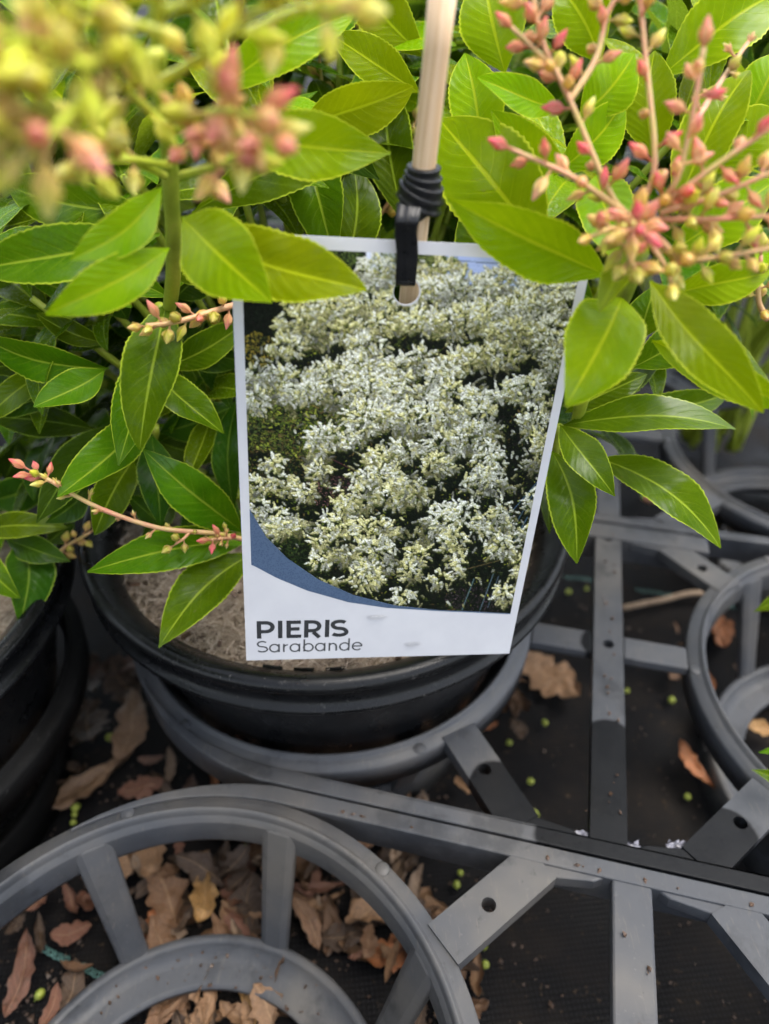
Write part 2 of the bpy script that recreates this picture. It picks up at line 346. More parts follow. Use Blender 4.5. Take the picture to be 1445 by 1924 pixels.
def tray(mid, label, cells, wet, top=RAIL):
    t = empty('pot_tray', (mid[0], mid[1], 0), label, 'pot tray', 'grey plastic pot trays', TA)
    cx = [-HALF, HALF]
    for sx in cells:
        rm = fix(mesh('pot_ring', *lathe(RING, 128)))
        r_ = link('pot_ring', rm, M['tray'], t, (sx * HALF, 0, ZR))
        bm_ = fix(mesh('base_ring', *lathe(BASE, 96)))
        link('base_ring', bm_, M['tray'], t, (sx * HALF, 0, ZR))
        for k in range(8):
            me = fix(mesh('strut', *strut(R(41 + 45 * k)), smooth=False))
            bev(link('strut', me, M['tray'], t, (sx * HALF, 0, ZR)), .0008)
        for k in range(5):   # moulding marks on the flange
            a = R(60 + 62 * k); v, f = lathe([(0, .0004), (.0022, .0004), (.0026, 0), (0, -.001)], 14, False)
            link('mould_mark', mesh('mould_mark', v, f), M['tray'], r_, (.0905 * math.cos(a), .0905 * math.sin(a), -.0003))
    for s in (-1, 1):         # long rails that run tangent to both rings
        full = top == RAIL or s < 0; ry = RAIL - .0018 if full else top; rx = HALF if full else .05
        bar('rail', rx, s * ry, -rx, s * ry, .0062 if full else .012, [], ZR - .014, ZR + .0006, t, .6 if wet and s < 0 else 0, (-s, ry) if full else None)
    y = RAIL - .0031; yt = top - .0031
    bar('crossbar', 0, -y, 0, yt, .0128, [y / (y + yt), .985] if top < RAIL else [.5], ZR - .005, ZR, t, .31 if wet else 0)
    for s in (-1, 1):
        bar('tie_bar', s * .0066, 0, s * .0335, 0, .0125, [], ZR - .005, ZR - .0005, t, .2 if wet and s < 0 else 0)
        for q in (-1, 1):
            yq = yt if q > 0 else y; x0, y0 = s * .030, q * (yq - .001); x1, y1 = s * .0575, q * (.0600 if yq > .08 else .05)
            bar('bracket', x0, y0, x1, y1, .0145, [.55], ZR - .006, ZR + .0003, t, .62 if wet and q < 0 else 0)
            gs = bev(link('gusset', fix(mesh('gusset', *plate([(s * .006, q * yq), (s * .034, q * yq), (s * .030, q * (yq - .006)), (s * .012, q * (yq - .0035))], [], ZR - .006, ZR - .0003), smooth=False)), M['tray'], t))
            if wet and q < 0: gs['damp_edge'] = 1.0
    return t
MID = Vector((.099, .219)); e2 = Vector((E2.x, E2.y)); e1 = Vector((E1.x, E1.y))
FRONT = MID - e2 * .1985 + e1 * .0075; BACK = MID + e2 * .187
tray(MID, 'grey plastic pot tray under the tagged shrub, damp along its near rail', (-1, 1), True, .080)
tray(FRONT, 'empty blue-grey pot tray nearest the camera with round ring over dead leaves', (-1, 1), False)
tray(BACK, 'grey pot tray half hidden behind the leaves at the far right', (1,), False)
RC = MID - e1 * HALF                         # centre of the ring that holds the shrub
LEFT = RC - e1 * .203 - e2 * .012
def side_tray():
    p = Vector((RC.x - .198, RC.y - .057)); t = empty('pot_tray', (p.x, p.y, 0), 'tray ring darkened for shade around the black pot at the left edge', 'pot tray', 'grey plastic pot trays', TA)
    link('pot_ring', fix(mesh('pot_ring', *lathe(RING, 96))), M['shaded_tray'], t, (0, 0, ZR))
    link('base_ring', fix(mesh('base_ring', *lathe(BASE, 96))), M['shaded_tray'], t, (0, 0, ZR))
    for k in range(8): bev(link('strut', fix(mesh('strut', *strut(R(20 + 45 * k)), smooth=False)), M['shaded_tray'], t, (0, 0, ZR)), .0008)
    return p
LP = side_tray()

# ---------------------------------------------------------------- pots
ZP = .140                                    # rim height
def pot(p, label):
    t = empty('plant_pot', (p[0], p[1], .006), label, 'plant pot', 'round black plastic plant pots')
    b = -.006
    wall = [(.0955, .1225), (.0925, .1185), (.0895, .110), (.0805, .075), (.0690, .030), (.0640, .0265), (.0550, .0255), (.0, .0255), (.0, .028), (.0620, .029), (.0670, .032), (.0785, .075), (.0875, .110), (.0905, .1205), (.0925, .1240)]
    link('pot_wall', fix(mesh('pot_wall', *lathe([(r, z + b) for r, z in wall], 128, False))), M['pot'], t)
    rim = [(.0950, .1200), (.0985, .1203), (.1003, .1212), (.1008, .1224), (.1003, .1236), (.0988, .1243), (.0984, .1290), (.0988, .1312), (.1005, .1322), (.1013, .1336), (.1010, .1352), (.0998, .1366), (.0984, .1372), (.0972, .1370), (.0940, .1348), (.0896, .1308), (.0878, .1262), (.0874, .1200)]
    r = link('pot_rim', fix(mesh('pot_rim', *lathe([(q, z + b + .003) for q, z in rim], 160))), M['pot'], t)
    for k in range(3):                        # the raised mould blocks inside the front of the rim
        a = R(-92 + (k - 1) * 7); w_ = R(2.2)
        pl = [(q * math.cos(x), q * math.sin(x)) for q, x in ((.0872, a - w_), (.0882, a - w_), (.0882, a + w_), (.0872, a + w_))]
        link('mould_block', fix(mesh('mould_block', *plate(pl, [], .124 + b, .1325 + b), smooth=False)), M['pot'], r)
    return t
pot(RC, 'black round pot that holds the tagged shrub'); pot(LP, 'black pot in deep shade at the left edge')
def soil(p, label, nf):
    n = 60; v, f = [], []
    for i in range(n):
        for k in range(14):
            r = .088 * k / 13; a = 2 * math.pi * i / n; x, y = r * math.cos(a), r * math.sin(a)
            v.append((x, y, .007 * noise.noise(Vector((x * 38, y * 38, 3))) + .003 * noise.noise(Vector((x * 170, y * 170, 9)))))
    for i in range(n):
        for k in range(13): f.append((i * 14 + k, i * 14 + k + 1, ((i + 1) % n) * 14 + k + 1, ((i + 1) % n) * 14 + k))
    parts = [(v, f)]; s = link('potting_mix', mesh('potting_mix', v, f), M['soil'], None, (p[0], p[1], ZP - .017)); tag(s, label, 'potting mix', None, 'stuff')
    fs = []
    for i in range(nf):
        a = random.uniform(0, 6.283); r = .088 * math.sqrt(random.random()); P = Vector((r * math.cos(a), r * math.sin(a), .003 + .004 * random.random())); d = Vector((random.gauss(0, 1), random.gauss(0, 1), random.gauss(0, .35))).normalized()
        pts = [P]
        for k in range(4): d = (d + Vector((random.gauss(0, .5), random.gauss(0, .5), random.gauss(0, .3)))).normalized(); pts.append(pts[-1] + d * random.uniform(.001, .0028))
        fs.append(tube(pts, random.uniform(.00008, .00022), 3, False))
    cs = []
    for i in range(nf // 25):
        a = random.uniform(0, 6.283); r = .086 * math.sqrt(random.random()); P = Vector((r * math.cos(a), r * math.sin(a), .004 + .004 * random.random())); q = Quaternion((random.gauss(0, 1), random.gauss(0, 1), random.gauss(0, 1)), random.uniform(0, 1.2)) @ Quaternion((0, 0, 1), random.uniform(0, 6)); L = random.uniform(.001, .0034)
        cs.append(([P + q @ Vector((x * L * random.uniform(.7, 1), y * L * .45, z * L * .22)) for x in (-1, 1) for y in (-1, 1) for z in (-1, 1)], [(0, 1, 3, 2), (4, 6, 7, 5), (0, 4, 5, 1), (2, 3, 7, 6), (0, 2, 6, 4), (1, 5, 7, 3)]))
    ch = link('bark_chip', mesh('bark_chip', *join(*cs), smooth=False), M['litter'], s); ch.color = (.11, .06, .034, 1); tag(ch, kind='stuff')
    tag(link('root_fibre', mesh('root_fibre', *join(*fs)), M['fibre'], s), kind='stuff')
soil(RC, 'pale fibrous potting mix inside the tagged shrub\'s pot', 5200); soil(LP, 'dark potting mix inside the shaded left pot', 200)

# ---------------------------------------------------------------- shrubs
def wprof(t): 
    a, b = 1.15, .98; pk = a / (a + b); return max(.03 + .02 * (1 - t), ((t ** a * (1 - t) ** b) / (pk ** a * (1 - pk) ** b)) ** .92) * (1 if t < .99 else .3)
def leaf_geo(B, T, width, side, arch, fold, curl=0, nl=44, nw=8, seed=0, teeth=True):
    """leaf blade from base to tip, folded along its midrib, with toothed margins; points relative to B"""
    rnd = random.Random(seed); sp = T - B; L = sp.length; t0 = sp / L
    side = (side - t0 * side.dot(t0)).normalized(); N = t0.cross(side).normalized()
    if N.dot(EYE - B) < 0: side = -side; N = -N
    v, uv, f = [], [], []; ph = rnd.uniform(0, 9); cam_ = rnd.uniform(-1, 1) * .07; tw = rnd.uniform(-.75, .75); jit = [rnd.uniform(.3, 1.6) for _ in range(nl + 1)]; sk = rnd.uniform(.82, 1.25); pk_ = max(wprof(q / 40) ** sk for q in range(41))
    for i in range(nl + 1):
        t = i / nl; c = t0 * (L * t) + N * (arch * L * 4 * t * (1 - t)) - N * (curl * L * max(0, t - .45) ** 2 * 2) + side * (cam_ * L * math.sin(math.pi * t) )
        w_ = width / 2 * max(.04, wprof(t) ** sk / pk_) * (1 + .03 * math.sin(t * 17 + ph) * rnd.random())
        for k in range(nw + 1):
            s = -1 + 2 * k / nw; q = abs(s); ww = w_
            if q == 1 and teeth and .08 < t < .97: ww *= (1.0 + (.022 * jit[i] if i % 2 else -.016) * min(1, 3 * (1 - t)))
            elif q > .7: ww = w_
            sd, n2 = (side * math.cos(tw * (t - .3)) + N * math.sin(tw * (t - .3))), (N * math.cos(tw * (t - .3)) - side * math.sin(tw * (t - .3)))
            h = math.sin(fold) * q * ww - .14 * fold * ww * q * q * 2 + (.05 + .03 * math.sin(ph)) * ww * math.sin(t * 13 + ph + (2.1 if s > 0 else 0)) * q * q
            v.append(c + sd * (s * ww * math.cos(fold)) + n2 * h); uv.append((s * .5 + .5, t))
    for i in range(nl):
        for k in range(nw):
            a = i * (nw + 1) + k; f.append((a, a + nw + 1, a + nw + 2, a + 1))
    return v, f, uv
def unit_leaf(seed, arch, fold, curl, wd):
    v, f, uv = leaf_geo(Vector((0, 0, 0)), Vector((0, 1, 0)), wd, Vector((1, 0, 0)), arch, fold, curl, 30, 6, seed)
    if True:
        n = (v[f[90][1]] - v[f[90][0]]).cross(v[f[90][2]] - v[f[90][0]])
        if n.z < 0: v = [Vector((-p.x, p.y, -p.z)) for p in v]
    return v, f, uv
UL = {}
for mn in ('leaf_young', 'leaf_mid', 'leaf_dark'):
    UL[mn] = []
    for i, (a, fo, cu, wd) in enumerate(((.05, .22, .1, .34), (.09, .12, .22, .38), (.02, .35, .05, .3), (.07, .3, .3, .36))):
        v, f, uv = unit_leaf(i, a, fo, cu, wd); me = mesh('leaf', v, f, True, uv); me.materials.append(M[mn]); UL[mn].append(me)

def stem(shrub, pts, r0, r1, mat='stem', name='stem'):
    P = spline(pts, 8); n = len(P); b = P[0]
    rad = [(r0 + (r1 - r0) * i / (n - 1)) * (1 + .12 * math.sin(i * 1.9) * (i % 4 == 0)) for i in range(n)]
    return put(name, mesh(name, *tube([p - b for p in P], rad, 9)), M[mat], shrub, b)
HID = [0]
def hero(st, b, t, w_, roll=0, arch=.06, fold=.4, curl=.26, mat='leaf_mid'):
    """b and t: (x, y, distance); w_: width as seen; roll: turn about the spine in degrees"""
    B, T = at(*b), at(*t); HID[0] += 1; sp = (T - B).normalized(); dm = (b[2] + t[2]) / 2; view = ((B + T) / 2 - EYE).normalized()
    side = Quaternion(sp, R(roll)) @ sp.cross(view).normalized()
    width = w_ * dm / FPX * .93
    v, f, uv = leaf_geo(B, T, width, side, arch, fold, curl, 46, 8, HID[0])
    v = [p for p in v]; o = put('leaf', mesh('leaf', v, f, True, uv), M[mat], st, B); return o
def filler(st, P, d, nrm, L, mat):
    d = d.normalized(); nrm = (nrm - d * nrm.dot(d)).normalized(); x = d.cross(nrm)
    o = put('leaf', random.choice(UL[mat]), None, st, P); o.rotation_mode = 'QUATERNION'
    o.rotation_quaternion = Matrix((x, d, nrm)).transposed().to_quaternion(); o.scale = (L * random.uniform(.85, 1.15), L, L); return o
def rosette(st, P, axis, n, L, mat, spread=(50, 95)):
    axis = axis.normalized(); u = axis.orthogonal().normalized(); w_ = axis.cross(u); a0 = random.uniform(0, 6.28)
    for i in range(n):
        a = a0 + i * 2.4 + random.uniform(-.25, .25); r = u * math.cos(a) + w_ * math.sin(a); th = R(random.uniform(*spread))
        d = axis * math.cos(th) + r * math.sin(th); nn = axis * math.sin(th) - r * math.cos(th) + Vector((random.gauss(0, .22), random.gauss(0, .22), .25))
        filler(st, P - axis * (.0025 * i), d, nn, L * random.uniform(.75, 1.15), mat if random.random() > .25 else 'leaf_mid')

MASS = {}
def mass_rosette(P, axis, n, L, mat, key):
    axis = axis.normalized(); u = axis.orthogonal().normalized(); w_ = axis.cross(u); a0 = random.uniform(0, 6.28)
    for i in range(n):
        a = a0 + i * 2.4; r = u * math.cos(a) + w_ * math.sin(a); th = R(random.uniform(50, 95)); d = axis * math.cos(th) + r * math.sin(th)
        nn = axis * math.sin(th) - r * math.cos(th) + Vector((random.gauss(0, .25), random.gauss(0, .25), .25)); nn = (nn - d * nn.dot(d)).normalized(); X_ = d.cross(nn)
        MASS.setdefault((key, mat), []).append((P - axis * (.0025 * i), X_, d, nn, L * random.uniform(.75, 1.15)))
def mass_build(key, parent):
    for (k, mat), lst in list(MASS.items()):
        if k != key: continue
        tv, tf, tu = unit_leaf(3, .05, .25, .2, .34); tv = np.array([tuple(p) for p in tv]); tf = np.array(tf); V, F, U = [], [], []
        for i, (P, x, d, n, L) in enumerate(lst):
            V.append(np.array(P)[None] - np.array(wpos(parent))[None] + L * (tv[:, :1] * np.array(x) + tv[:, 1:2] * np.array(d) + tv[:, 2:] * np.array(n))); F.append(tf + i * len(tv)); U += tu
        V = np.concatenate(V); F = np.concatenate(F); me = mesh('foliage_mass', V.tolist(), F.tolist(), True, U); tag(link('foliage_mass', me, M[mat], parent), kind='stuff')
def bud_mesh(i, ca, cb, cc, L=.0054, wd=.00118, open_=0):
    n, m = 10, 9; v, f, col = [], [], []
    ped = tube([(0, 0, 0), (.0002, .0012, .0001), (0, .0026, 0)], [.00034, .0003, .00045], 6, False)
    v += list(ped[0]); f += ped[1]; col += [cc] * len(ped[0]); base = len(v)
    for j in range(m + 1):
        t = j / m; r = wd * (math.sin(math.pi * min(1, t * .93 + .07)) ** .75) * (1 - .25 * t) * (1.05 if t < .5 else 1)
        if j == m: r = .00005
        for k in range(n):
            a = 2 * math.pi * k / n; rr = r * (1 + .10 * math.cos(5 * a)); 
            v.append(Vector((rr * math.cos(a), .0026 + L * t, rr * math.sin(a))))
            q = (t + .18 * math.cos(5 * a)); q = min(1, max(0, q)); col.append(tuple(x + (y - x) * q for x, y in zip(ca, cb)))
    for j in range(m):
        for k in range(n): a, b = base + j * n + k, base + j * n + (k + 1) % n; f.append((a, a + n, b + n, b))
    for q in range(5):                       # calyx lobes hugging the bud
        a = 2 * math.pi * (q + .5) / 5; u = Vector((math.cos(a), 0, math.sin(a))); s = Vector((-math.sin(a), 0, math.cos(a))); b = len(v)
        for t, h in ((.02, .3), (.2, .62), (.42, .6), (.66, .02)):
            r = wd * (math.sin(math.pi * min(1, t * .93 + .07)) ** .75) * 1.1 + .00012 + open_ * t * .001
            p = u * r + Vector((0, .0026 + L * t, 0)); v += [p - s * wd * h, p + s * wd * h]; col += [tuple(x + (y - x) * t for x, y in zip(cc, ca))] * 2
        for k in range(3): f.append((b + 2 * k, b + 2 * k + 1, b + 2 * k + 3, b + 2 * k + 2))
    me = mesh('bud', v, f, True, None, col); me.materials.append(M['bud']); return me
PINK, ROSE, PEACH, YEL, LIME, TAN, CREAM = (.86, .09, .18), (.86, .26, .27), (.88, .52, .26), (.84, .8, .1), (.64, .7, .05), (.58, .46, .14), (.88, .82, .3)
BUD = dict(blush=[bud_mesh(12, CREAM, (.86, .36, .3), PEACH), bud_mesh(13, PEACH, (.86, .3, .3), PEACH)], lime=[bud_mesh(10, LIME, YEL, LIME), bud_mesh(11, YEL, LIME, YEL)], pink=[bud_mesh(0, ROSE, PINK, (.6, .2, .16)), bud_mesh(1, PEACH, PINK, (.62, .2, .14))], peach=[bud_mesh(2, YEL, PEACH, (.6, .25, .16)), bud_mesh(3, PEACH, ROSE, (.6, .3, .16))],
           yellow=[bud_mesh(4, LIME, YEL, (.5, .36, .12)), bud_mesh(5, YEL, CREAM, (.56, .36, .14))], tan=[bud_mesh(6, LIME, TAN, (.5, .26, .14), .0046, .0014), bud_mesh(7, YEL, PEACH, (.5, .24, .14), .0044, .0013)],
           husk=[bud_mesh(8, YEL, CREAM, (.6, .4, .16), .0028, .0005, .6), bud_mesh(9, PEACH, CREAM, (.6, .3, .16), .003, .0006, .6)])
def raceme(shrub, path, n, pal, r0=.0009, r1=.0005, size=1.0, start=.15, stalk='stalk', clump=0):
    pts = [at(*p) for p in path]; st = stem(shrub, pts, r0, r1, stalk, 'raceme'); P = spline(pts, 8); a = random.uniform(0, 6)
    for i in range(n):
        t = start + (1 - start) * (i + random.uniform(-.3, .3) + .5) / n; t = min(.999, max(0, t)); q = t * (len(P) - 1); k = int(q); p = P[k].lerp(P[min(k + 1, len(P) - 1)], q - k)
        tn = (P[min(k + 1, len(P) - 1)] - P[k]).normalized() if k < len(P) - 1 else (P[-1] - P[-2]).normalized()
        a += 2.4; u = tn.orthogonal().normalized(); w_ = tn.cross(u); o_ = u * math.cos(a) + w_ * math.sin(a)
        d = (o_ + tn * random.uniform(.35, 1.0) + Vector((0, 0, random.uniform(-.35, .25)))).normalized()
        if i >= n - 1: d = tn
        o = put('bud', random.choice(BUD[random.choice(pal)]), None, st, p); o.rotation_mode = 'QUATERNION'
        o.rotation_quaternion = d.to_track_quat('Y', 'Z') @ Quaternion((0, 1, 0), random.uniform(0, 6)); o.scale = (size * random.uniform(.8, 1.15),) * 3
    return st

SOIL = Vector((RC.x, RC.y, ZP - .016))
main = empty('pieris_shrub', SOIL, 'flowering green shrub in the black pot with the printed tag and wooden stake', 'shrub', 'flowering shrubs in pots')
def from_soil(dx, dy, *pts): return [SOIL + Vector((dx, dy, 0)), *[at(*p) for p in pts]]

# upper left shoot, close to the camera
c1 = stem(main, from_soil(-.012, -.004, (250, 800, .27), (318, 580, .2), (320, 330, .160), (300, 150, .134), (294, -40, .118)), .0024, .0014)
for a in [dict(b=(304, 352, .158), t=(148, 488, .150), w_=92, roll=-14, mat='leaf_young'),
          dict(b=(318, 466, .164), t=(90, 578, .150), w_=104, roll=12, arch=.09, mat='leaf_young'),
          dict(b=(342, 408, .163), t=(500, 562, .150), w_=162, roll=10, fold=.3, curl=.1, mat='leaf_young'),
          dict(b=(372, 440, .168), t=(682, 537, .156), w_=148, roll=-12, curl=.1, mat='leaf_young'),
          dict(b=(300, 440, .185), t=(-70, 500, .178), w_=122, roll=10, mat='leaf_mid'),
          dict(b=(300, 400, .2), t=(-20, 340, .2), w_=110, roll=0, mat='leaf_mid'),
          dict(b=(420, 240, .172), t=(724, 279, .166), w_=140, roll=-8, mat='leaf_young'),
          dict(b=(360, 400, .2), t=(700, 268, .195), w_=110, roll=14, mat='leaf_mid'),
          dict(b=(320, 520, .2), t=(470, 470, .19), w_=70, roll=5, mat='leaf_mid'),
          dict(b=(322, 560, .21), t=(110, 470, .2), w_=80, roll=5, mat='leaf_mid')]: hero(c1, **a)
c2 = stem(main, from_soil(.006, .01, (560, 700, .3), (560, 360, .235), (560, 260, .225)), .0024, .0008)
for a in [dict(b=(570, 235, .196), t=(774, 170, .188), w_=112, roll=10, mat='leaf_young'),
          dict(b=(400, 180, .182), t=(668, 12, .176), w_=104, roll=-10, mat='leaf_young'),
          dict(b=(790, 175, .215), t=(622, 58, .205), w_=92, roll=12, mat='leaf_young'),
          dict(b=(560, 250, .222), t=(620, 470, .216), w_=120, roll=5, mat='leaf_mid'),
          dict(b=(640, 520, .235), t=(668, 300, .225), w_=105, roll=8, mat='leaf_mid'),
          dict(b=(560, 200, .225), t=(700, 330, .22), w_=90, roll=5, mat='leaf_dark'),
          dict(b=(580, 120, .225), t=(690, -40, .22), w_=95, roll=-20, mat='leaf_mid'),
          dict(b=(760, 420, .24), t=(720, 150, .24), w_=115, roll=-6, mat='leaf_mid'),
          dict(b=(800, 110, .24), t=(650, -60, .23), w_=110, roll=10, mat='leaf_young')]: hero(c2, **a)
c3 = stem(main, from_soil(-.02, -.012, (290, 850, .27), (288, 700, .245), (300, 575, .212)), .002, .0014)
for a in [dict(b=(312, 572, .200), t=(255, 826, .186), w_=124, roll=14, arch=.09, mat='leaf_mid'),
          dict(b=(285, 650, .225), t=(223, 853, .205), w_=100, roll=8, mat='leaf_mid'),
          dict(b=(292, 697, .232), t=(411, 800, .222), w_=82, roll=-10, mat='leaf_mid'),
          dict(b=(196, 696, .224), t=(68, 756, .21), w_=80, roll=14, mat='leaf_mid'),
          dict(b=(205, 692, .232), t=(-50, 636, .222), w_=88, roll=-14, mat='leaf_mid'),
          dict(b=(200, 645, .24), t=(70, 590, .228), w_=52, roll=0, mat='leaf_mid'),
          dict(b=(310, 690, .238), t=(455, 610, .236), w_=74, roll=0, mat='leaf_mid'),
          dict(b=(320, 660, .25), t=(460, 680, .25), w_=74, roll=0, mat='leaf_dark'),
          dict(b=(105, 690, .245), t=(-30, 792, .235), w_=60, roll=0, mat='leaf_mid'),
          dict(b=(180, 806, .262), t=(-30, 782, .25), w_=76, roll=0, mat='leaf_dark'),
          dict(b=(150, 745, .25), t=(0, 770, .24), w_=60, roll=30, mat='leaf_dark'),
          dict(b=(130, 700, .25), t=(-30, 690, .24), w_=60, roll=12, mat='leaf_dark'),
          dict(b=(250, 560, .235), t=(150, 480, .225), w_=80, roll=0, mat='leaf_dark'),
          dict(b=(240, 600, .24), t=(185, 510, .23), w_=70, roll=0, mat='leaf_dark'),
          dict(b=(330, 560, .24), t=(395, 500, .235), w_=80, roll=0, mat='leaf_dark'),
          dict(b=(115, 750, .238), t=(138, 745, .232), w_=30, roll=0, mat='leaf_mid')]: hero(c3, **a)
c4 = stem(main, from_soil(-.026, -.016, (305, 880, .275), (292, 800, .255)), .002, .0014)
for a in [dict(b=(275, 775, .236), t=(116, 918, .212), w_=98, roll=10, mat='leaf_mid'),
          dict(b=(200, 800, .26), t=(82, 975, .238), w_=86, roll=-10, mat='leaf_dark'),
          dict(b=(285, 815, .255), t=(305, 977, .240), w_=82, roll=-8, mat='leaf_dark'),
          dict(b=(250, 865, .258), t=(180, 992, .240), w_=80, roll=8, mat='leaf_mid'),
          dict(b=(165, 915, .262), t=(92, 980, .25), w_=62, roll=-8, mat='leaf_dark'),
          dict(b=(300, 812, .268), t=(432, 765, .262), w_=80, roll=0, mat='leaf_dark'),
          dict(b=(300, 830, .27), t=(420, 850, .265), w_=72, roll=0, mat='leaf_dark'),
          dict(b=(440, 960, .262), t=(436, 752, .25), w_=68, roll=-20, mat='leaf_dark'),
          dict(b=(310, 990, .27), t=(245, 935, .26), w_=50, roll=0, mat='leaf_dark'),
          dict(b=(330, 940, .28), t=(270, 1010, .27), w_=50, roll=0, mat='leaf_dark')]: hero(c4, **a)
c5 = stem(main, from_soil(-.018, -.03, (500, 1040, .262), (468, 1012, .25)), .002, .0013)
for a in [dict(b=(458, 1000, .248), t=(274, 860, .222), w_=104, roll=-14, mat='leaf_mid'),
          dict(b=(475, 1012, .252), t=(174, 1064, .222), w_=92, roll=10, mat='leaf_mid'),
          dict(b=(478, 1038, .252), t=(302, 1202, .226), w_=108, roll=12, mat='leaf_mid')]: hero(c5, **a)
# right-hand shoot with the big spray
c6 = stem(main, from_soil(.03, -.008, (1020, 900, .27), (1120, 660, .205), (1185, 530, .172), (1192, 400, .154)), .0026, .0013)
for a in [dict(b=(1145, 518, .172), t=(852, 388, .158), w_=142, roll=-10, arch=.08, mat='leaf_young'),
          dict(b=(1218, 468, .160), t=(1132, 562, .150), w_=72, roll=25, mat='leaf_young'),
          dict(b=(1168, 560, .172), t=(1078, 742, .156), w_=160, roll=-6, arch=.12, fold=.1, curl=.2, mat='leaf_young'),
          dict(b=(1222, 528, .168), t=(1440, 754, .152), w_=118, roll=-18, arch=.06, mat='leaf_young'),
          dict(b=(1225, 640, .186), t=(1470, 775, .172), w_=90, roll=20, mat='leaf_young'),
          dict(b=(1190, 690, .215), t=(1340, 585, .205), w_=95, roll=0, mat='leaf_mid'),
          dict(b=(1240, 560, .185), t=(1460, 520, .178), w_=90, roll=20, mat='leaf_young'),
          dict(b=(1200, 640, .22), t=(1230, 540, .21), w_=80, roll=0, mat='leaf_mid')]: hero(c6, **a)
c7 = stem(main, from_soil(.028, -.018, (1000, 920, .26), (1052, 800, .235)), .002, .0014)
for a in [dict(b=(1055, 800, .236), t=(1388, 788, .218), w_=92, roll=-22, arch=.08, mat='leaf_mid'),
          dict(b=(1052, 798, .232), t=(1154, 917, .215), w_=82, roll=-18, mat='leaf_mid'),
          dict(b=(1035, 845, .238), t=(1086, 1044, .220), w_=104, roll=-8, mat='leaf_mid'),
          dict(b=(1120, 860, .246), t=(1364, 1012, .226), w_=104, roll=-26, arch=.12, mat='leaf_mid'),
          dict(b=(1062, 775, .240), t=(1218, 702, .232), w_=66, roll=0, mat='leaf_mid'),
          dict(b=(1130, 780, .252), t=(1385, 735, .242), w_=78, roll=0, mat='leaf_mid'),
          dict(b=(1060, 740, .25), t=(1260, 660, .24), w_=90, roll=10, mat='leaf_dark'),
          dict(b=(1020, 860, .255), t=(1032, 995, .245), w_=36, roll=0, mat='leaf_dark')]: hero(c7, **a)
c8 = stem(main, from_soil(.03, .02, (1010, 620, .27), (1050, 420, .24)), .0024, .001)
for a in [dict(b=(1020, 470, .196), t=(822, 228, .184), w_=190, roll=-6, fold=.15, mat='leaf_young'),
          dict(b=(905, 300, .22), t=(878, 96, .208), w_=118, roll=10, mat='leaf_young'),
          dict(b=(1050, 205, .19), t=(912, 146, .178), w_=76, roll=10, mat='leaf_young'),
          dict(b=(1070, 320, .19), t=(926, 216, .180), w_=100, roll=-10, mat='leaf_young'),
          dict(b=(1085, 225, .196), t=(1196, 96, .188), w_=118, roll=0, mat='leaf_young'),
          dict(b=(1040, 330, .2), t=(1184, 184, .192), w_=104, roll=15, mat='leaf_young'),
          dict(b=(1268, 400, .198), t=(1410, 110, .188), w_=128, roll=-10, mat='leaf_young'),
          dict(b=(950, 140, .235), t=(905, -60, .225), w_=150, roll=0, mat='leaf_young'),
          dict(b=(1235, 150, .225), t=(1480, -40, .215), w_=150, roll=-15, mat='leaf_young'),
          dict(b=(1120, 330, .215), t=(1160, 480, .2), w_=120, roll=0, mat='leaf_young'),
          dict(b=(1250, 480, .21), t=(1470, 330, .2), w_=130, roll=0, mat='leaf_young'),
          dict(b=(1230, 300, .22), t=(1230, 90, .21), w_=120, roll=0, mat='leaf_young'),
          dict(b=(950, 560, .235), t=(870, 390, .225), w_=120, roll=0, mat='leaf_mid'),
          dict(b=(1130, 120, .235), t=(1040, -40, .225), w_=120, roll=0, mat='leaf_young'),
          dict(b=(1390, 250, .22), t=(1470, 90, .21), w_=110, roll=0, mat='leaf_young'),
          dict(b=(940, 430, .24), t=(850, 560, .232), w_=100, roll=0, mat='leaf_mid'),
          dict(b=(1010, 500, .24), t=(1110, 560, .232), w_=90, roll=0, mat='leaf_mid'),
          dict(b=(1330, 330, .215), t=(1480, 200, .21), w_=120, roll=0, mat='leaf_young')]: hero(c8, **a)
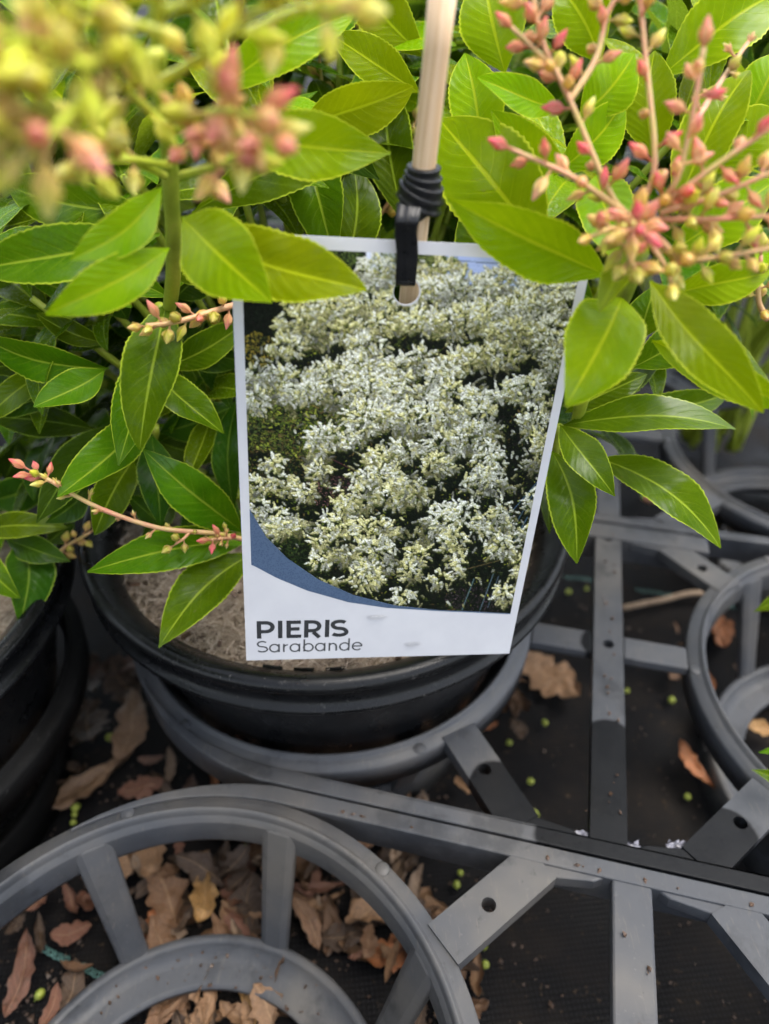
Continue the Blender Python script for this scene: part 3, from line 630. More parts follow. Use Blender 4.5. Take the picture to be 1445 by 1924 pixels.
# inner shoots: whorls of leaves deeper in the crown
for (x, y, d, n, L, mt) in [(60, 600, .262, 8, .042, 'leaf_mid'), (150, 420, .25, 8, .044, 'leaf_mid'), (40, 250, .24, 8, .044, 'leaf_mid'), (210, 250, .23, 8, .042, 'leaf_young'), (420, 330, .255, 8, .042, 'leaf_mid'),
                            (400, 600, .275, 8, .04, 'leaf_dark'), (240, 720, .29, 8, .04, 'leaf_dark'), (120, 870, .295, 8, .038, 'leaf_dark'), (360, 880, .295, 8, .038, 'leaf_dark'), (420, 60, .24, 8, .042, 'leaf_mid'),
                            (150, 60, .23, 7, .042, 'leaf_mid'), (700, 300, .285, 8, .042, 'leaf_mid'), (640, 90, .28, 8, .042, 'leaf_mid'), (880, 300, .28, 8, .044, 'leaf_mid'), (760, 60, .28, 8, .042, 'leaf_mid'),
                            (1000, 250, .27, 8, .044, 'leaf_mid'), (1130, 90, .265, 8, .044, 'leaf_mid'), (1300, 60, .26, 8, .046, 'leaf_mid'), (1400, 300, .25, 8, .046, 'leaf_young'), (1300, 430, .25, 8, .044, 'leaf_mid'),
                            (1150, 640, .27, 7, .04, 'leaf_dark'), (1350, 610, .25, 6, .038, 'leaf_mid'), (960, 480, .29, 8, .042, 'leaf_dark'), (560, 480, .285, 8, .042, 'leaf_dark'), (1120, 780, .285, 6, .036, 'leaf_dark'), (40, 330, .235, 7, .042, 'leaf_mid'), (700, 120, .25, 7, .042, 'leaf_mid'), (640, 20, .245, 7, .042, 'leaf_young'), (70, 360, .21, 7, .033, 'leaf_mid'), (230, 330, .212, 6, .031, 'leaf_mid'), (450, 340, .22, 6, .033, 'leaf_mid'), (500, 200, .222, 6, .034, 'leaf_young'),
                            (660, 230, .24, 7, .036, 'leaf_mid'), (60, 560, .232, 7, .034, 'leaf_mid'), (170, 540, .236, 6, .032, 'leaf_mid'), (380, 740, .262, 6, .032, 'leaf_mid'), (1090, 300, .225, 6, .036, 'leaf_young'), (1330, 190, .225, 6, .036, 'leaf_young'), (890, 200, .25, 6, .038, 'leaf_young')]:
    P = at(x, y, d); ax = (P - SOIL).normalized() * .8 + Vector((0, -.35, .45))
    s = stem(main, [SOIL + Vector((random.uniform(-.02, .02), random.uniform(-.02, .02), 0)), SOIL.lerp(P, .5) + Vector((0, .01, -.01)), P], .0018, .0012)
    rosette(s, P, ax, n, L, mt)
for (x, y, d) in [(60, 100, .29), (250, 40, .3), (330, 200, .3), (500, 180, .3), (560, 20, .31), (720, 180, .32), (860, 120, .32), (960, 40, .31), (1080, 200, .31), (1230, 180, .3), (1420, 150, .3), (1330, 520, .29), (20, 480, .28), (330, 470, .28),
                  (120, 330, .27), (20, 620, .28), (90, 780, .29), (680, 400, .32), (860, 420, .32), (1010, 380, .31), (1420, 420, .28), (1180, 330, .29), (400, 140, .29), (180, 180, .28), (1320, 260, .29), (780, 300, .31), (620, 260, .31), (1130, -20, .3), (740, -20, .3), (440, 700, .29), (200, 560, .28), (330, 760, .29)]:
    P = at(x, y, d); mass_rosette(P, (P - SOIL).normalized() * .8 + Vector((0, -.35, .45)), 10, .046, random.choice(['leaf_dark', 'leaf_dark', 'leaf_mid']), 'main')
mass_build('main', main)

# flower sprays on the main shrub
YP = ['yellow', 'yellow', 'yellow', 'lime', 'lime']; MX = ['yellow', 'yellow', 'peach', 'blush', 'blush']; PK = ['pink', 'blush', 'peach']
for path, n, pal in [([(305, 150, .134), (390, 100, .124), (490, 15, .112)], 8, YP), ([(302, 100, .128), (200, 115, .112), (70, 130, .1)], 9, YP), ([(318, 240, .146), (240, 170, .126), (150, 60, .108)], 9, YP),
                     ([(310, 330, .155), (200, 280, .134), (120, 230, .118), (40, 190, .108)], 11, YP + ['peach']), ([(318, 310, .15), (230, 300, .138), (130, 320, .128)], 6, YP), ([(318, 300, .15), (400, 250, .132), (520, 270, .12)], 12, MX),
                     ([(320, 250, .146), (400, 210, .128), (490, 220, .118)], 12, ['blush', 'pink', 'peach', 'yellow']), ([(296, 20, .12), (380, 0, .112), (430, -50, .106)], 6, YP), ([(298, 60, .122), (180, 20, .108), (80, -40, .098)], 8, YP),
                     ([(470, 60, .128), (560, 20, .118), (640, 20, .112)], 6, YP), ([(300, 40, .118), (300, -20, .112), (320, -70, .108)], 5, YP), ([(160, 180, .112), (80, 260, .104), (10, 250, .102)], 10, MX + YP),
                     ([(170, 130, .108), (70, 80, .1), (-10, 60, .095)], 8, YP), ([(100, 200, .11), (40, 140, .102), (-10, 170, .096)], 8, MX), ([(340, 330, .15), (420, 310, .132), (460, 300, .122)], 6, MX)]:
    raceme(main, [(x, y, d * (1 - .16 * min(1, max(0, (.15 - d) / .03)))) for x, y, d in path], round(n * 1.0), pal, .0008, .0004, 1.12, .22, 'stalk2')
for path, n, pal in [([(1185, 410, .154), (1145, 360, .152), (1072, 190, .148), (1020, 80, .145), (1000, -20, .142)], 16, ['pink', 'peach', 'peach', 'yellow']),
                     ([(1195, 400, .154), (1230, 310, .15), (1212, 100, .146), (1200, -30, .142)], 11, ['pink', 'peach', 'yellow']),
                     ([(1180, 405, .154), (1080, 335, .148), (960, 280, .143)], 9, PK), ([(1210, 395, .152), (1265, 350, .146), (1297, 240, .14), (1322, 90, .134)], 14, PK),
                     ([(1215, 400, .152), (1270, 365, .147), (1360, 300, .142), (1470, 225, .138)], 9, ['pink', 'peach']), ([(1225, 412, .152), (1330, 412, .146), (1470, 405, .14)], 12, ['yellow', 'peach', 'tan']),
                     ([(1215, 425, .152), (1280, 485, .146), (1340, 485, .142), (1475, 462, .136)], 14, ['yellow', 'tan', 'peach']), ([(1240, 400, .15), (1340, 370, .145), (1470, 315, .14)], 9, ['peach', 'yellow']),
                     ([(1195, 400, .152), (1190, 420, .142), (1200, 430, .132)], 12, PK + ['peach']), ([(1185, 425, .152), (1180, 470, .146), (1190, 500, .142)], 9, ['tan', 'peach', 'yellow']),
                     ([(1200, 430, .152), (1150, 430, .147), (1110, 445, .143)], 6, ['peach', 'yellow', 'tan']), ([(1210, 440, .152), (1250, 500, .148), (1260, 530, .145)], 5, ['tan', 'yellow']),
                     ([(1070, 190, .149), (1120, 110, .149), (1140, 30, .148), (1170, -20, .147)], 8, ['yellow', 'tan', 'peach']), ([(1300, 240, .16), (1350, 160, .165), (1405, 80, .168)], 7, ['husk', 'husk', 'tan']),
                     ([(1072, 190, .149), (1040, 130, .147), (960, 50, .144)], 7, ['pink', 'peach'])]:
    raceme(main, path, max(3, round(n * .98)), pal, .00068, .00044, .84, .12)
raceme(main, [(450, 570, .2), (400, 585, .194), (330, 605, .188), (275, 612, .184)], 15, ['tan', 'tan', 'peach', 'yellow'], .0009, .0006, .9, .1)
st = raceme(main, [(462, 1014, .244), (400, 1002, .236), (300, 992, .228), (200, 960, .222), (130, 925, .219), (98, 905, .217)], 13, ['husk'], .0009, .0006, .9, .1)
for tip, n in (((98, 905, .217), (58, 884, .215)), 7), (((438, 1010, .235), (396, 1014, .229)), 12):
    raceme(main, [tip[0], tuple((a + b) / 2 for a, b in zip(*tip)), tip[1]], n, ['pink', 'pink', 'husk', 'yellow'], .0007, .0005, .78, .0)
raceme(main, [(355, 1002, .232), (345, 1012, .23), (330, 1022, .228)], 3, ['tan'], .0005, .0004, .8, .4)
for path, n in [([(680, 445, .262), (735, 370, .255), (780, 230, .248)], 7), ([(610, 440, .262), (612, 390, .257), (615, 340, .254)], 5), ([(600, 240, .262), (605, 170, .257), (600, 110, .254)], 4), ([(700, 330, .266), (690, 280, .262), (700, 200, .258)], 6),
                ([(680, 430, .26), (676, 400, .257), (675, 375, .255)], 2), ([(700, 300, .262), (750, 260, .258), (782, 225, .255)], 4), ([(570, 400, .26), (560, 370, .255), (545, 345, .252)], 4), ([(730, 400, .258), (746, 340, .253), (748, 300, .25)], 5)]:
    raceme(main, path, n, ['tan'], .0008, .0005, 1.05, .3, 'stalk')
raceme(main, [(1440, 600, .19), (1425, 560, .185), (1430, 480, .18)], 7, ['yellow', 'tan'], .0008, .0005, .9, .2)

# the shrub in the shaded left pot
S2 = Vector((LP.x, LP.y, ZP - .016))
left = empty('pieris_shrub', S2, 'dark green shrub in the shaded pot at the left edge', 'shrub', 'flowering shrubs in pots')
l1 = stem(left, [S2, S2.lerp(at(-30, 1000, .27), .6) + Vector((0, 0, .02)), at(-20, 1005, .268)], .002, .0014)
for a in [dict(b=(-40, 1000, .268), t=(106, 992, .258), w_=58, roll=0), dict(b=(40, 1010, .275), t=(40, 1162, .252), w_=104, roll=-8, mat='leaf_dark'), dict(b=(10, 1012, .27), t=(117, 1054, .262), w_=62, roll=12, mat='leaf_dark'),
          dict(b=(-30, 1030, .262), t=(26, 1114, .25), w_=60, roll=10), dict(b=(-20, 940, .29), t=(90, 900, .28), w_=80, roll=0, mat='leaf_dark'), dict(b=(10, 900, .29), t=(30, 830, .285), w_=70, roll=0, mat='leaf_dark'), dict(b=(90, 1020, .285), t=(135, 985, .28), w_=45, roll=0, mat='leaf_dark')]: hero(l1, **a)
raceme(left, [(60, 1080, .285), (120, 1030, .28), (170, 1000, .276)], 9, ['tan'], .0008, .0005, .85, .3)
for (x, y, d) in [(-60, 920, .3), (-90, 760, .3), (20, 880, .325)]:
    P = at(x, y, d); s = stem(left, [S2, S2.lerp(P, .5), P], .0018, .0012); rosette(s, P, (P - S2) + Vector((.02, -.03, .05)), 7, .038, 'leaf_dark')

for i in range(64):  # crown leaves out of view, added to shade the lower left
    P = Vector((LP.x + random.uniform(-.14, .045), LP.y + random.uniform(-.2, .12), random.uniform(.22, .37)))
    if P.x > -.17 - .25 * max(0, P.y - .1): P.x = -.19 - .25 * max(0, P.y - .1)
    mass_rosette(P, (P - S2) + Vector((0, -.02, .05)), 7, .044, 'leaf_mid', 'left')
mass_build('left', left)

# shrubs that stand behind
def back_shrub(p, label, hubs, L=.046):
    b = Vector((p[0], p[1], .01)); sh = empty('pieris_shrub', b, label, 'shrub', 'flowering shrubs in pots')
    for i, (x, y, z) in enumerate(hubs):
        P = Vector((x, y, z))
        if i >= 28: mass_rosette(P, (P - b).normalized() + Vector((0, -.5, .3)), 9, L, random.choice(['leaf_mid', 'leaf_dark']), label); continue
        s = stem(sh, [b + Vector((random.uniform(-.02, .02), random.uniform(-.02, .02), 0)), b.lerp(P, .55), P], .0024, .0014)
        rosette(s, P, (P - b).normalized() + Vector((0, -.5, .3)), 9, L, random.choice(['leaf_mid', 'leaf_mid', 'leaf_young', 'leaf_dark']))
    mass_build(label, sh)
def hubs(cx, cy, n, seed, rx=.13, ry=.1, z0=.1, z1=.36):
    r = random.Random(seed); return [(cx + r.uniform(-rx, rx), cy + r.uniform(-ry, ry), r.uniform(z0, z1)) for _ in range(n)]
back_shrub((-.22, .48), 'green shrub behind the blurred flowers at the top left', hubs(-.2, .47, 70, 1, .15, .13, .08, .38))
back_shrub((.02, .50), 'green shrub behind the wooden stake', hubs(.02, .47, 70, 2, .14, .12, .1, .4))
back_shrub((.26, .50), 'green shrub behind the pink buds at the top right', hubs(.25, .48, 60, 3, .13, .1, .2, .4))
def leaf_tip(name, loc, label, *leaves):
    sh = empty(name, loc, label, 'shrub', 'flowering shrubs in pots'); s = stem(sh, [Vector(loc), Vector(loc) + Vector((-.02, 0, .04)), at(1530, 1300, .29)], .0015, .001)
    for a in leaves: hero(s, **a)
leaf_tip('pieris_shrub', (.24, .12, .1), 'leaf tips of a shrub just outside the right edge', dict(b=(1510, 1120, .29), t=(1427, 1146, .285), w_=36), dict(b=(1510, 1490, .26), t=(1426, 1452, .255), w_=34), dict(b=(1510, 1400, .262), t=(1438, 1412, .255), w_=24))

# ---------------------------------------------------------------- the printed tag
PXC = [(432, 436), (1116, 470), (965, 1228), (472, 1241)]
TW, TH = .0846, .0846 * 1.503
def homog(src, dst):
    A = []
    for (x, y), (u, v) in zip(src, dst): A += [[x, y, 1, 0, 0, 0, -u * x, -u * y, -u], [0, 0, 0, x, y, 1, -v * x, -v * y, -v]]
    return np.linalg.svd(np.array(A, float))[2][-1].reshape(3, 3)
REC = [(0, 0), (TW, 0), (TW, TH), (0, TH)]
H = homog(REC, [((x - 722.5) / FPX, (y - 962) / FPX) for x, y in PXC]); H /= np.linalg.norm(H[:, 0])
if H[2, 2] < 0: H = -H
r1, r2, tt = H.T; r1 = r1 / np.linalg.norm(r1); r2 = r2 - r1 * (r1 @ r2); r2 /= np.linalg.norm(r2)
wv = lambda a: RGT * a[0] + DWN * a[1] + FWD * a[2]
TO = EYE + wv(tt); TX, TY = wv(r1), wv(r2); TN = TX.cross(TY); TN = -TN if TN.dot(EYE - TO) < 0 else TN
HI = homog(PXC, REC)
def tp(x, y):
    """full-size photograph pixel -> card millimetres"""
    q = HI @ np.array([x, y, 1.]); return q[0] / q[2], q[1] / q[2]
def tc(x, y): return tp(420 + x * 700 / 1445, 400 + y * 700 / 1445)      # same, from the enlarged crop
tagE = empty('plant_tag', TO, 'white printed plant tag with a picture of a white flowering bush', 'plant tag')
RM = Matrix((TX, -TY, TN)).transposed()
if RM.determinant() < 0: RM = Matrix((TX, -TY, -TN)).transposed()
tagE.rotation_mode = 'QUATERNION'; tagE.rotation_quaternion = RM.to_quaternion()
def bow(x, y): return .0022 * ((x / TW - .5) ** 2 * 4 - 1) * .4 - .0015 * math.sin(math.pi * y / TH) * .0
HC = tp(765, 548); HR = .0031
def card():
    c = .0008; outer = []
    n = 24
    outer += [(TW * i / n, 0) for i in range(n)] + [(TW, TH * i / n) for i in range(n)] + [(TW - TW * i / n, TH) for i in range(n)] + [(0, TH - TH * i / n) for i in range(n)]
    v, f = plate([(x, -y) for x, y in outer], [[(x, -y) for x, y in circ(*HC, HR, 40)]], -.00045, 0)
    return fix(mesh('card', v, f, False))
link('card', card(), M['card'], tagE)
# the picture is painted dab by dab into a fine sheet of colour points
def paint(NX, NY, x0, y0, x1, y1):
    img = np.zeros((NY, NX, 3)); rs = np.random.RandomState(3)
    sx, sy = (NX - 1) / (x1 - x0), (NY - 1) / (y1 - y0); Y, X = np.mgrid[0:NY, 0:NX]
    def P(cx, cy): a, b = tc(cx, cy); return (a - x0) * sx, (b - y0) * sy
    k1 = sx * TW / 1400                                                    # crop pixels -> grid
    def dab(px, py, rx, ry, ang, c, al=1.0):
        R_ = int(max(rx, ry) + 2); xa, xb, ya, yb = int(px) - R_, int(px) + R_ + 1, int(py) - R_, int(py) + R_ + 1
        xa, ya = max(xa, 0), max(ya, 0); xb, yb = min(xb, NX), min(yb, NY)
        if xa >= xb or ya >= yb: return
        dx, dy = X[ya:yb, xa:xb] - px, Y[ya:yb, xa:xb] - py; ca, sa = math.cos(ang), math.sin(ang)
        q = ((dx * ca + dy * sa) / max(rx, .4)) ** 2 + ((-dx * sa + dy * ca) / max(ry, .4)) ** 2
        m = (np.clip(1.35 - q, 0, .7) / .7 * al)[..., None]; img[ya:yb, xa:xb] = img[ya:yb, xa:xb] * (1 - m) + np.array(c) * m
    img[:] = np.array((17, 22, 15))
    img += rs.normal(0, 5, (NY, NX, 1))
    def box(cx, cy, rx, ry, n, cols, s=(3, 9), th=None, al=.9):
        for _ in range(n):
            a, r = rs.uniform(0, 6.283), math.sqrt(rs.rand()); x, y = P(cx + rx * r * math.cos(a), cy + ry * r * math.sin(a)); c = np.array(cols[rs.randint(len(cols))]) * rs.uniform(.7, 1.2)
            L = rs.uniform(*s) * k1; dab(x, y, L, L * rs.uniform(.22, .45), rs.uniform(0, 3.14) if th is None else th + rs.normal(0, .3), c, al)
    GREEN = [(76, 92, 34), (50, 66, 28), (108, 120, 42), (34, 44, 24), (140, 146, 54), (66, 76, 44), (88, 74, 42)]; DARK = [(10, 13, 10), (18, 20, 16), (26, 24, 22), (14, 22, 14)]
    # sky and weatherboard at the top
    for i in range(60):
        for j in range(26):
            cx, cy = 560 + (i / 59) * 100, 140 + j / 25 * 160; x, y = P(cx, cy); dab(x, y, 4 * k1 + 1, 8 * k1 + 1, 0, (214, 220, 236), .8)
    for j in range(40):
        for i in range(70):
            cx, cy = 870 + i / 69 * 530, 160 + j / 39 * 130 + i * .25; x, y = P(cx, cy); base = (168, 184, 226) if cx < 1150 else (74, 78, 122)
            if (cy - .06 * cx) % 44 < 6: base = tuple(q * .72 for q in base)
            dab(x, y, 6 * k1 + .6, 3 * k1 + .8, .06, base, .9)
    for i in range(30):
        x, y = P(1195 + rs.uniform(-4, 4), 175 + i * 2.6); dab(x, y, 3, 2, 0, (30, 32, 54)); x, y = P(1222 + rs.uniform(-4, 4), 175 + i * 2.6); dab(x, y, 2.4, 2, 0, (30, 32, 54))
    box(430, 170, 110, 60, 600, [(60, 76, 34), (40, 56, 30), (86, 100, 50)]); box(150, 400, 100, 160, 900, DARK + [(24, 34, 22)]); box(140, 530, 70, 70, 260, [(120, 110, 40), (150, 130, 50), (70, 76, 34)])
    box(640, 180, 60, 40, 200, [(150, 160, 130), (110, 120, 80)]); box(820, 180, 90, 40, 400, [(92, 104, 50), (130, 138, 76), (60, 76, 36)])
    # foliage in the gaps
    box(700, 900, 640, 700, 9000, GREEN + DARK * 2, (3, 11)); box(300, 820, 220, 140, 1800, GREEN, (4, 12)); box(260, 980, 180, 130, 900, [(60, 58, 30), (84, 70, 44), (40, 52, 26), (24, 30, 18)])
    box(430, 1080, 120, 60, 500, [(72, 44, 52), (100, 66, 70), (52, 36, 40), (120, 90, 84)], (2, 6)); box(1170, 1000, 90, 200, 800, DARK, (4, 10)); box(640, 1420, 420, 130, 1500, DARK + [(40, 46, 26)], (4, 10)); box(1010, 1500, 140, 50, 420, [(72, 52, 66), (44, 36, 44), (100, 80, 90)], (2, 5))
    box(1000, 620, 150, 60, 600, DARK, (4, 10)); box(700, 480, 170, 40, 400, DARK + [(60, 66, 26)], (4, 9)); box(1110, 880, 50, 130, 400, DARK, (4, 10)); box(300, 1330, 160, 90, 900, [(30, 44, 22), (18, 24, 14), (48, 62, 30)], (4, 11))
    for (xa, ya, xb, yb, c) in [(1230, 1040, 1110, 1180, (70, 96, 120)), (1210, 1090, 1120, 1250, (60, 84, 104)), (1190, 1180, 1130, 1290, (70, 96, 116)), (985, 1420, 940, 1540, (84, 108, 112)), (1060, 1400, 1010, 1540, (80, 100, 110)), (1080, 1410, 1040, 1530, (70, 84, 96)), (850, 1410, 1110, 1340, (110, 92, 60)), (520, 1000, 380, 930, (70, 40, 44))]:
        for i in range(50): t = i / 49; x, y = P(xa + (xb - xa) * t, ya + (yb - ya) * t); dab(x, y, 1.6 * k1 + .5, 1.6 * k1 + .5, 0, c, .8)
    # flower panicles: many short drooping strings of bells
    B = [(330, 340, 90, 40, 1), (300, 430, 90, 55, 1), (420, 385, 120, 55, 1), (560, 340, 110, 50, 1), (600, 230, 80, 60, 0), (830, 225, 100, 50, 1), (760, 310, 100, 55, 1), (930, 300, 150, 65, 0), (1100, 260, 110, 50, 0), (1250, 300, 110, 50, 0), (1320, 350, 50, 80, 0),
         (900, 420, 120, 60, 1), (1050, 390, 140, 60, 1), (1180, 370, 120, 60, 0), (1130, 470, 110, 55, 1), (770, 420, 90, 45, 1), (610, 440, 90, 40, 1), (1270, 490, 55, 90, 0), (1290, 590, 40, 70, 0), (950, 570, 110, 45, 1), (1060, 560, 110, 45, 1), (250, 520, 70, 40, 1), (480, 460, 60, 40, 1),
         (560, 530, 80, 55, 0), (540, 600, 100, 50, 0), (420, 630, 90, 50, 0), (250, 660, 120, 60, 0), (140, 640, 60, 45, 0), (130, 730, 50, 50, 0), (330, 700, 100, 40, 0), (700, 600, 70, 50, 0), (770, 570, 60, 50, 0), (560, 690, 90, 70, 0), (700, 700, 90, 70, 0), (860, 640, 70, 60, 0), (900, 710, 90, 50, 0), (1000, 720, 60, 30, 0),
         (560, 790, 80, 60, 0), (440, 870, 90, 45, 0), (370, 890, 40, 60, 0), (640, 800, 70, 50, 0), (730, 790, 70, 60, 0), (860, 800, 80, 60, 0), (990, 800, 80, 60, 0), (860, 910, 70, 60, 0), (980, 880, 80, 60, 0), (1040, 960, 60, 70, 0), (630, 950, 80, 45, 1), (720, 920, 60, 40, 0), (830, 980, 60, 40, 1), (600, 1020, 100, 35, 1), (1020, 1050, 80, 55, 0),
         (700, 1100, 110, 45, 1), (740, 1060, 70, 35, 1), (560, 1100, 50, 50, 1), (480, 1120, 40, 60, 1), (450, 1215, 80, 45, 1), (380, 1280, 40, 30, 1), (600, 1240, 80, 60, 1), (600, 1330, 80, 80, 0), (570, 1410, 60, 50, 1), (860, 1190, 55, 65, 0), (940, 1160, 60, 45, 0), (900, 1280, 50, 60, 1), (930, 1360, 30, 40, 1), (770, 1330, 50, 40, 1), (1050, 1220, 80, 55, 0), (1090, 1290, 60, 40, 0),
         (1090, 1160, 40, 45, 0), (1110, 1480, 50, 35, 1), (1150, 1380, 22, 55, 1), (850, 1420, 40, 28, 1), (700, 1480, 50, 28, 0), (200, 1200, 60, 50, 0), (150, 1150, 40, 40, 0), (240, 1230, 50, 28, 1), (130, 1060, 40, 40, 1), (240, 1050, 60, 45, 1), (330, 1080, 40, 35, 1), (390, 1350, 45, 25, 1), (430, 1430, 30, 16, 1), (480, 1330, 50, 22, 1), (1180, 690, 70, 55, 0), (1210, 800, 55, 60, 0), (1240, 900, 35, 60, 1), (1100, 690, 50, 35, 0), (380, 1000, 50, 30, 1), (200, 970, 50, 30, 1), (740, 1400, 40, 30, 1), (1200, 1120, 20, 40, 0), (1180, 1240, 30, 30, 0)]
    def finger(qx, qy, th, L, wd, lit, warm):
        ca, sa = math.cos(th), math.sin(th); n = max(4, int(L / 5)); body = np.array((204, 206, 180) if not warm else (196, 192, 122))
        for i in range(n):
            t = i / (n - 1); x, y = P(qx + ca * L * t + 3, qy + sa * L * t + 7); dab(x, y, wd * 1.1 * k1 * (1 - .35 * t), wd * k1 * (1 - .35 * t), th, (66, 74, 30), .3)
        for i in range(n):
            t = i / (n - 1); x, y = P(qx + ca * L * t, qy + sa * L * t); dab(x, y, wd * k1 * (1 - .45 * t), wd * .9 * k1 * (1 - .45 * t), th, body * lit * rs.uniform(.85, 1.1), .85)
        for i in range(int(n * 4)):
            t = rs.rand(); o = rs.uniform(-1, 1); x, y = P(qx + ca * L * t - sa * o * wd * .75 * (1 - .4 * t), qy + sa * L * t + ca * o * wd * .75 * (1 - .4 * t))
            up = -ca * o if abs(ca) > .3 else -o * .3; c = np.array((250, 252, 240) if not warm else (242, 238, 184)) * lit * (.9 + .16 * up + rs.normal(0, .15)) + np.array((0, -4, -40)) * max(0, -up) * rs.rand()
            if rs.rand() < .1: c = np.array((178, 172, 78)) * lit
            g_ = rs.uniform(1.7, 3.2) * k1 + .2; dab(x, y, g_, g_ * .85, th, np.clip(c, 0, 252), .85)
    # pale far-off sprays scattered through the greenery, then the lit mound
    for _ in range(620):
        qx, qy = rs.uniform(90, 1370), rs.uniform(330, 1520)
        if qx < 230 and qy < 520: continue
        finger(qx, qy, rs.uniform(.2, 2.9), rs.uniform(10, 26), rs.uniform(4, 7), rs.uniform(.4, .85), rs.rand() < .5)
    fill = [(rs.uniform(100, 1340), rs.uniform(330, 1500), rs.uniform(22, 46), rs.uniform(16, 30)) for _ in range(95)]
    fill = [q for q in fill if not (q[0] < 230 and q[1] < 560) and not (q[0] < 400 and q[1] > 1130 + q[0] * .5) and not (q[1] > 1380 and q[0] < 1080) and not (q[0] < 350 and 745 < q[1] < 990) and not (1060 < q[0] < 1190 and 600 < q[1] < 1030) and not (380 < q[0] < 560 and 1010 < q[1] < 1120) and not (620 < q[0] < 1000 and 430 < q[1] < 520) and not (180 < q[0] < 420 and q[1] > 1220)]
    for n_, (cx, cy, rx, ry, warm) in enumerate([(*q, 2) for q in fill] + B):
        ns = int(rx * ry / 46) + 6; pts = []
        while len(pts) < ns:
            a, b = rs.uniform(-1.1, 1.1), rs.uniform(-1.1, 1.1)
            if a * a + b * b < 1.15: pts.append((a, b))
        pts.sort(key=lambda q: q[1] + .2 * rs.rand()); clump = rs.normal(0, .06) - (.3 if warm == 2 else 0)
        for a, b in pts:
            th = math.atan2(b * .8 + .35, a) + rs.normal(0, .8)
            if rs.rand() < .3: th = rs.uniform(.3, 2.8)
            finger(cx + a * rx, cy + b * ry, th, rs.uniform(10, 30), rs.uniform(5, 9.5), np.clip(.82 - .24 * b - .06 * a + clump + rs.normal(0, .13), .4, 1.0), rs.rand() < (.5, .62, .22)[1 if warm == 1 else 2 if warm == 0 else 0])
        for _ in range(int(ns * .34)):
            a, q = rs.uniform(0, 6.283), rs.rand(); x, y = P(cx + rx * q * math.cos(a), cy + ry * q * math.sin(a)); L = rs.uniform(3, 7) * k1; dab(x, y, L, L * .35, rs.uniform(0, 3.14), [(112, 122, 40), (60, 70, 28), (36, 32, 22), (140, 144, 56)][rs.randint(4)], .8)
    img += rs.normal(0, 6, (NY, NX, 1)); img = np.clip(img, 0, 255) / 255
    return np.where(img <= .04045, img / 12.92, ((img + .055) / 1.055) ** 2.4)
def picture():
    NX, NY = 430, 610; A = tc(70, 128); Bq = tc(1394, 192); C = tc(1125, 1553); x0, x1 = A[0], (Bq[0] + C[0]) / 2; y0, y1 = (A[1] + Bq[1]) / 2, C[1]
    img = paint(NX, NY, x0, y0, x1, y1); curve = [tc(*p) for p in [(60, 1040), (120, 1160), (180, 1258), (260, 1338), (380, 1420), (520, 1482), (680, 1522), (850, 1540), (1000, 1546), (1125, 1553)]]
    cx_, cy_ = np.array([c[0] for c in curve]), np.array([c[1] for c in curve]); low = [tc(*p) for p in [(125, 1365), (220, 1415), (340, 1465), (500, 1510), (650, 1532), (850, 1544), (1125, 1556)]]
    xs = np.linspace(x0, x1, NX); yb = np.interp(xs, cx_, cy_); v, col, f = [], [], []
    for j in range(NY):
        for i in range(NX):
            y = min(y0 + (y1 - y0) * j / (NY - 1), yb[i]); v.append((xs[i], -y, .00004))
    col = img.reshape(-1, 3)
    for j in range(NY - 1):
        for i in range(NX - 1):
            x, y = xs[i], -v[j * NX + i][1]
            if (x - HC[0]) ** 2 + (y - HC[1]) ** 2 < (HR + .00025) ** 2 or y >= yb[i] - 1e-7 and y >= yb[i + 1] - 1e-7: continue
            a = j * NX + i; f.append((a, a + NX, a + NX + 1, a + 1))
    link('printed_picture', mesh('printed_picture', v, f, True, None, col), M['photo'], tagE)
    up = [(x, np.interp(x, cx_, cy_)) for x in np.linspace(x0, x1, 60)]; lx, ly = np.array([c[0] for c in low]), np.array([c[1] for c in low])
    vv, ff = [], []
    for x, y in up: vv += [(x, -y - .00003, .00003), (x, -max(np.interp(x, lx, ly), y + .0001), .00003)]
    for i in range(59): ff.append((2 * i, 2 * i + 1, 2 * i + 3, 2 * i + 2))
    link('printed_swoosh', mesh('printed_swoosh', vv, ff, True), M['blue'], tagE)
picture()
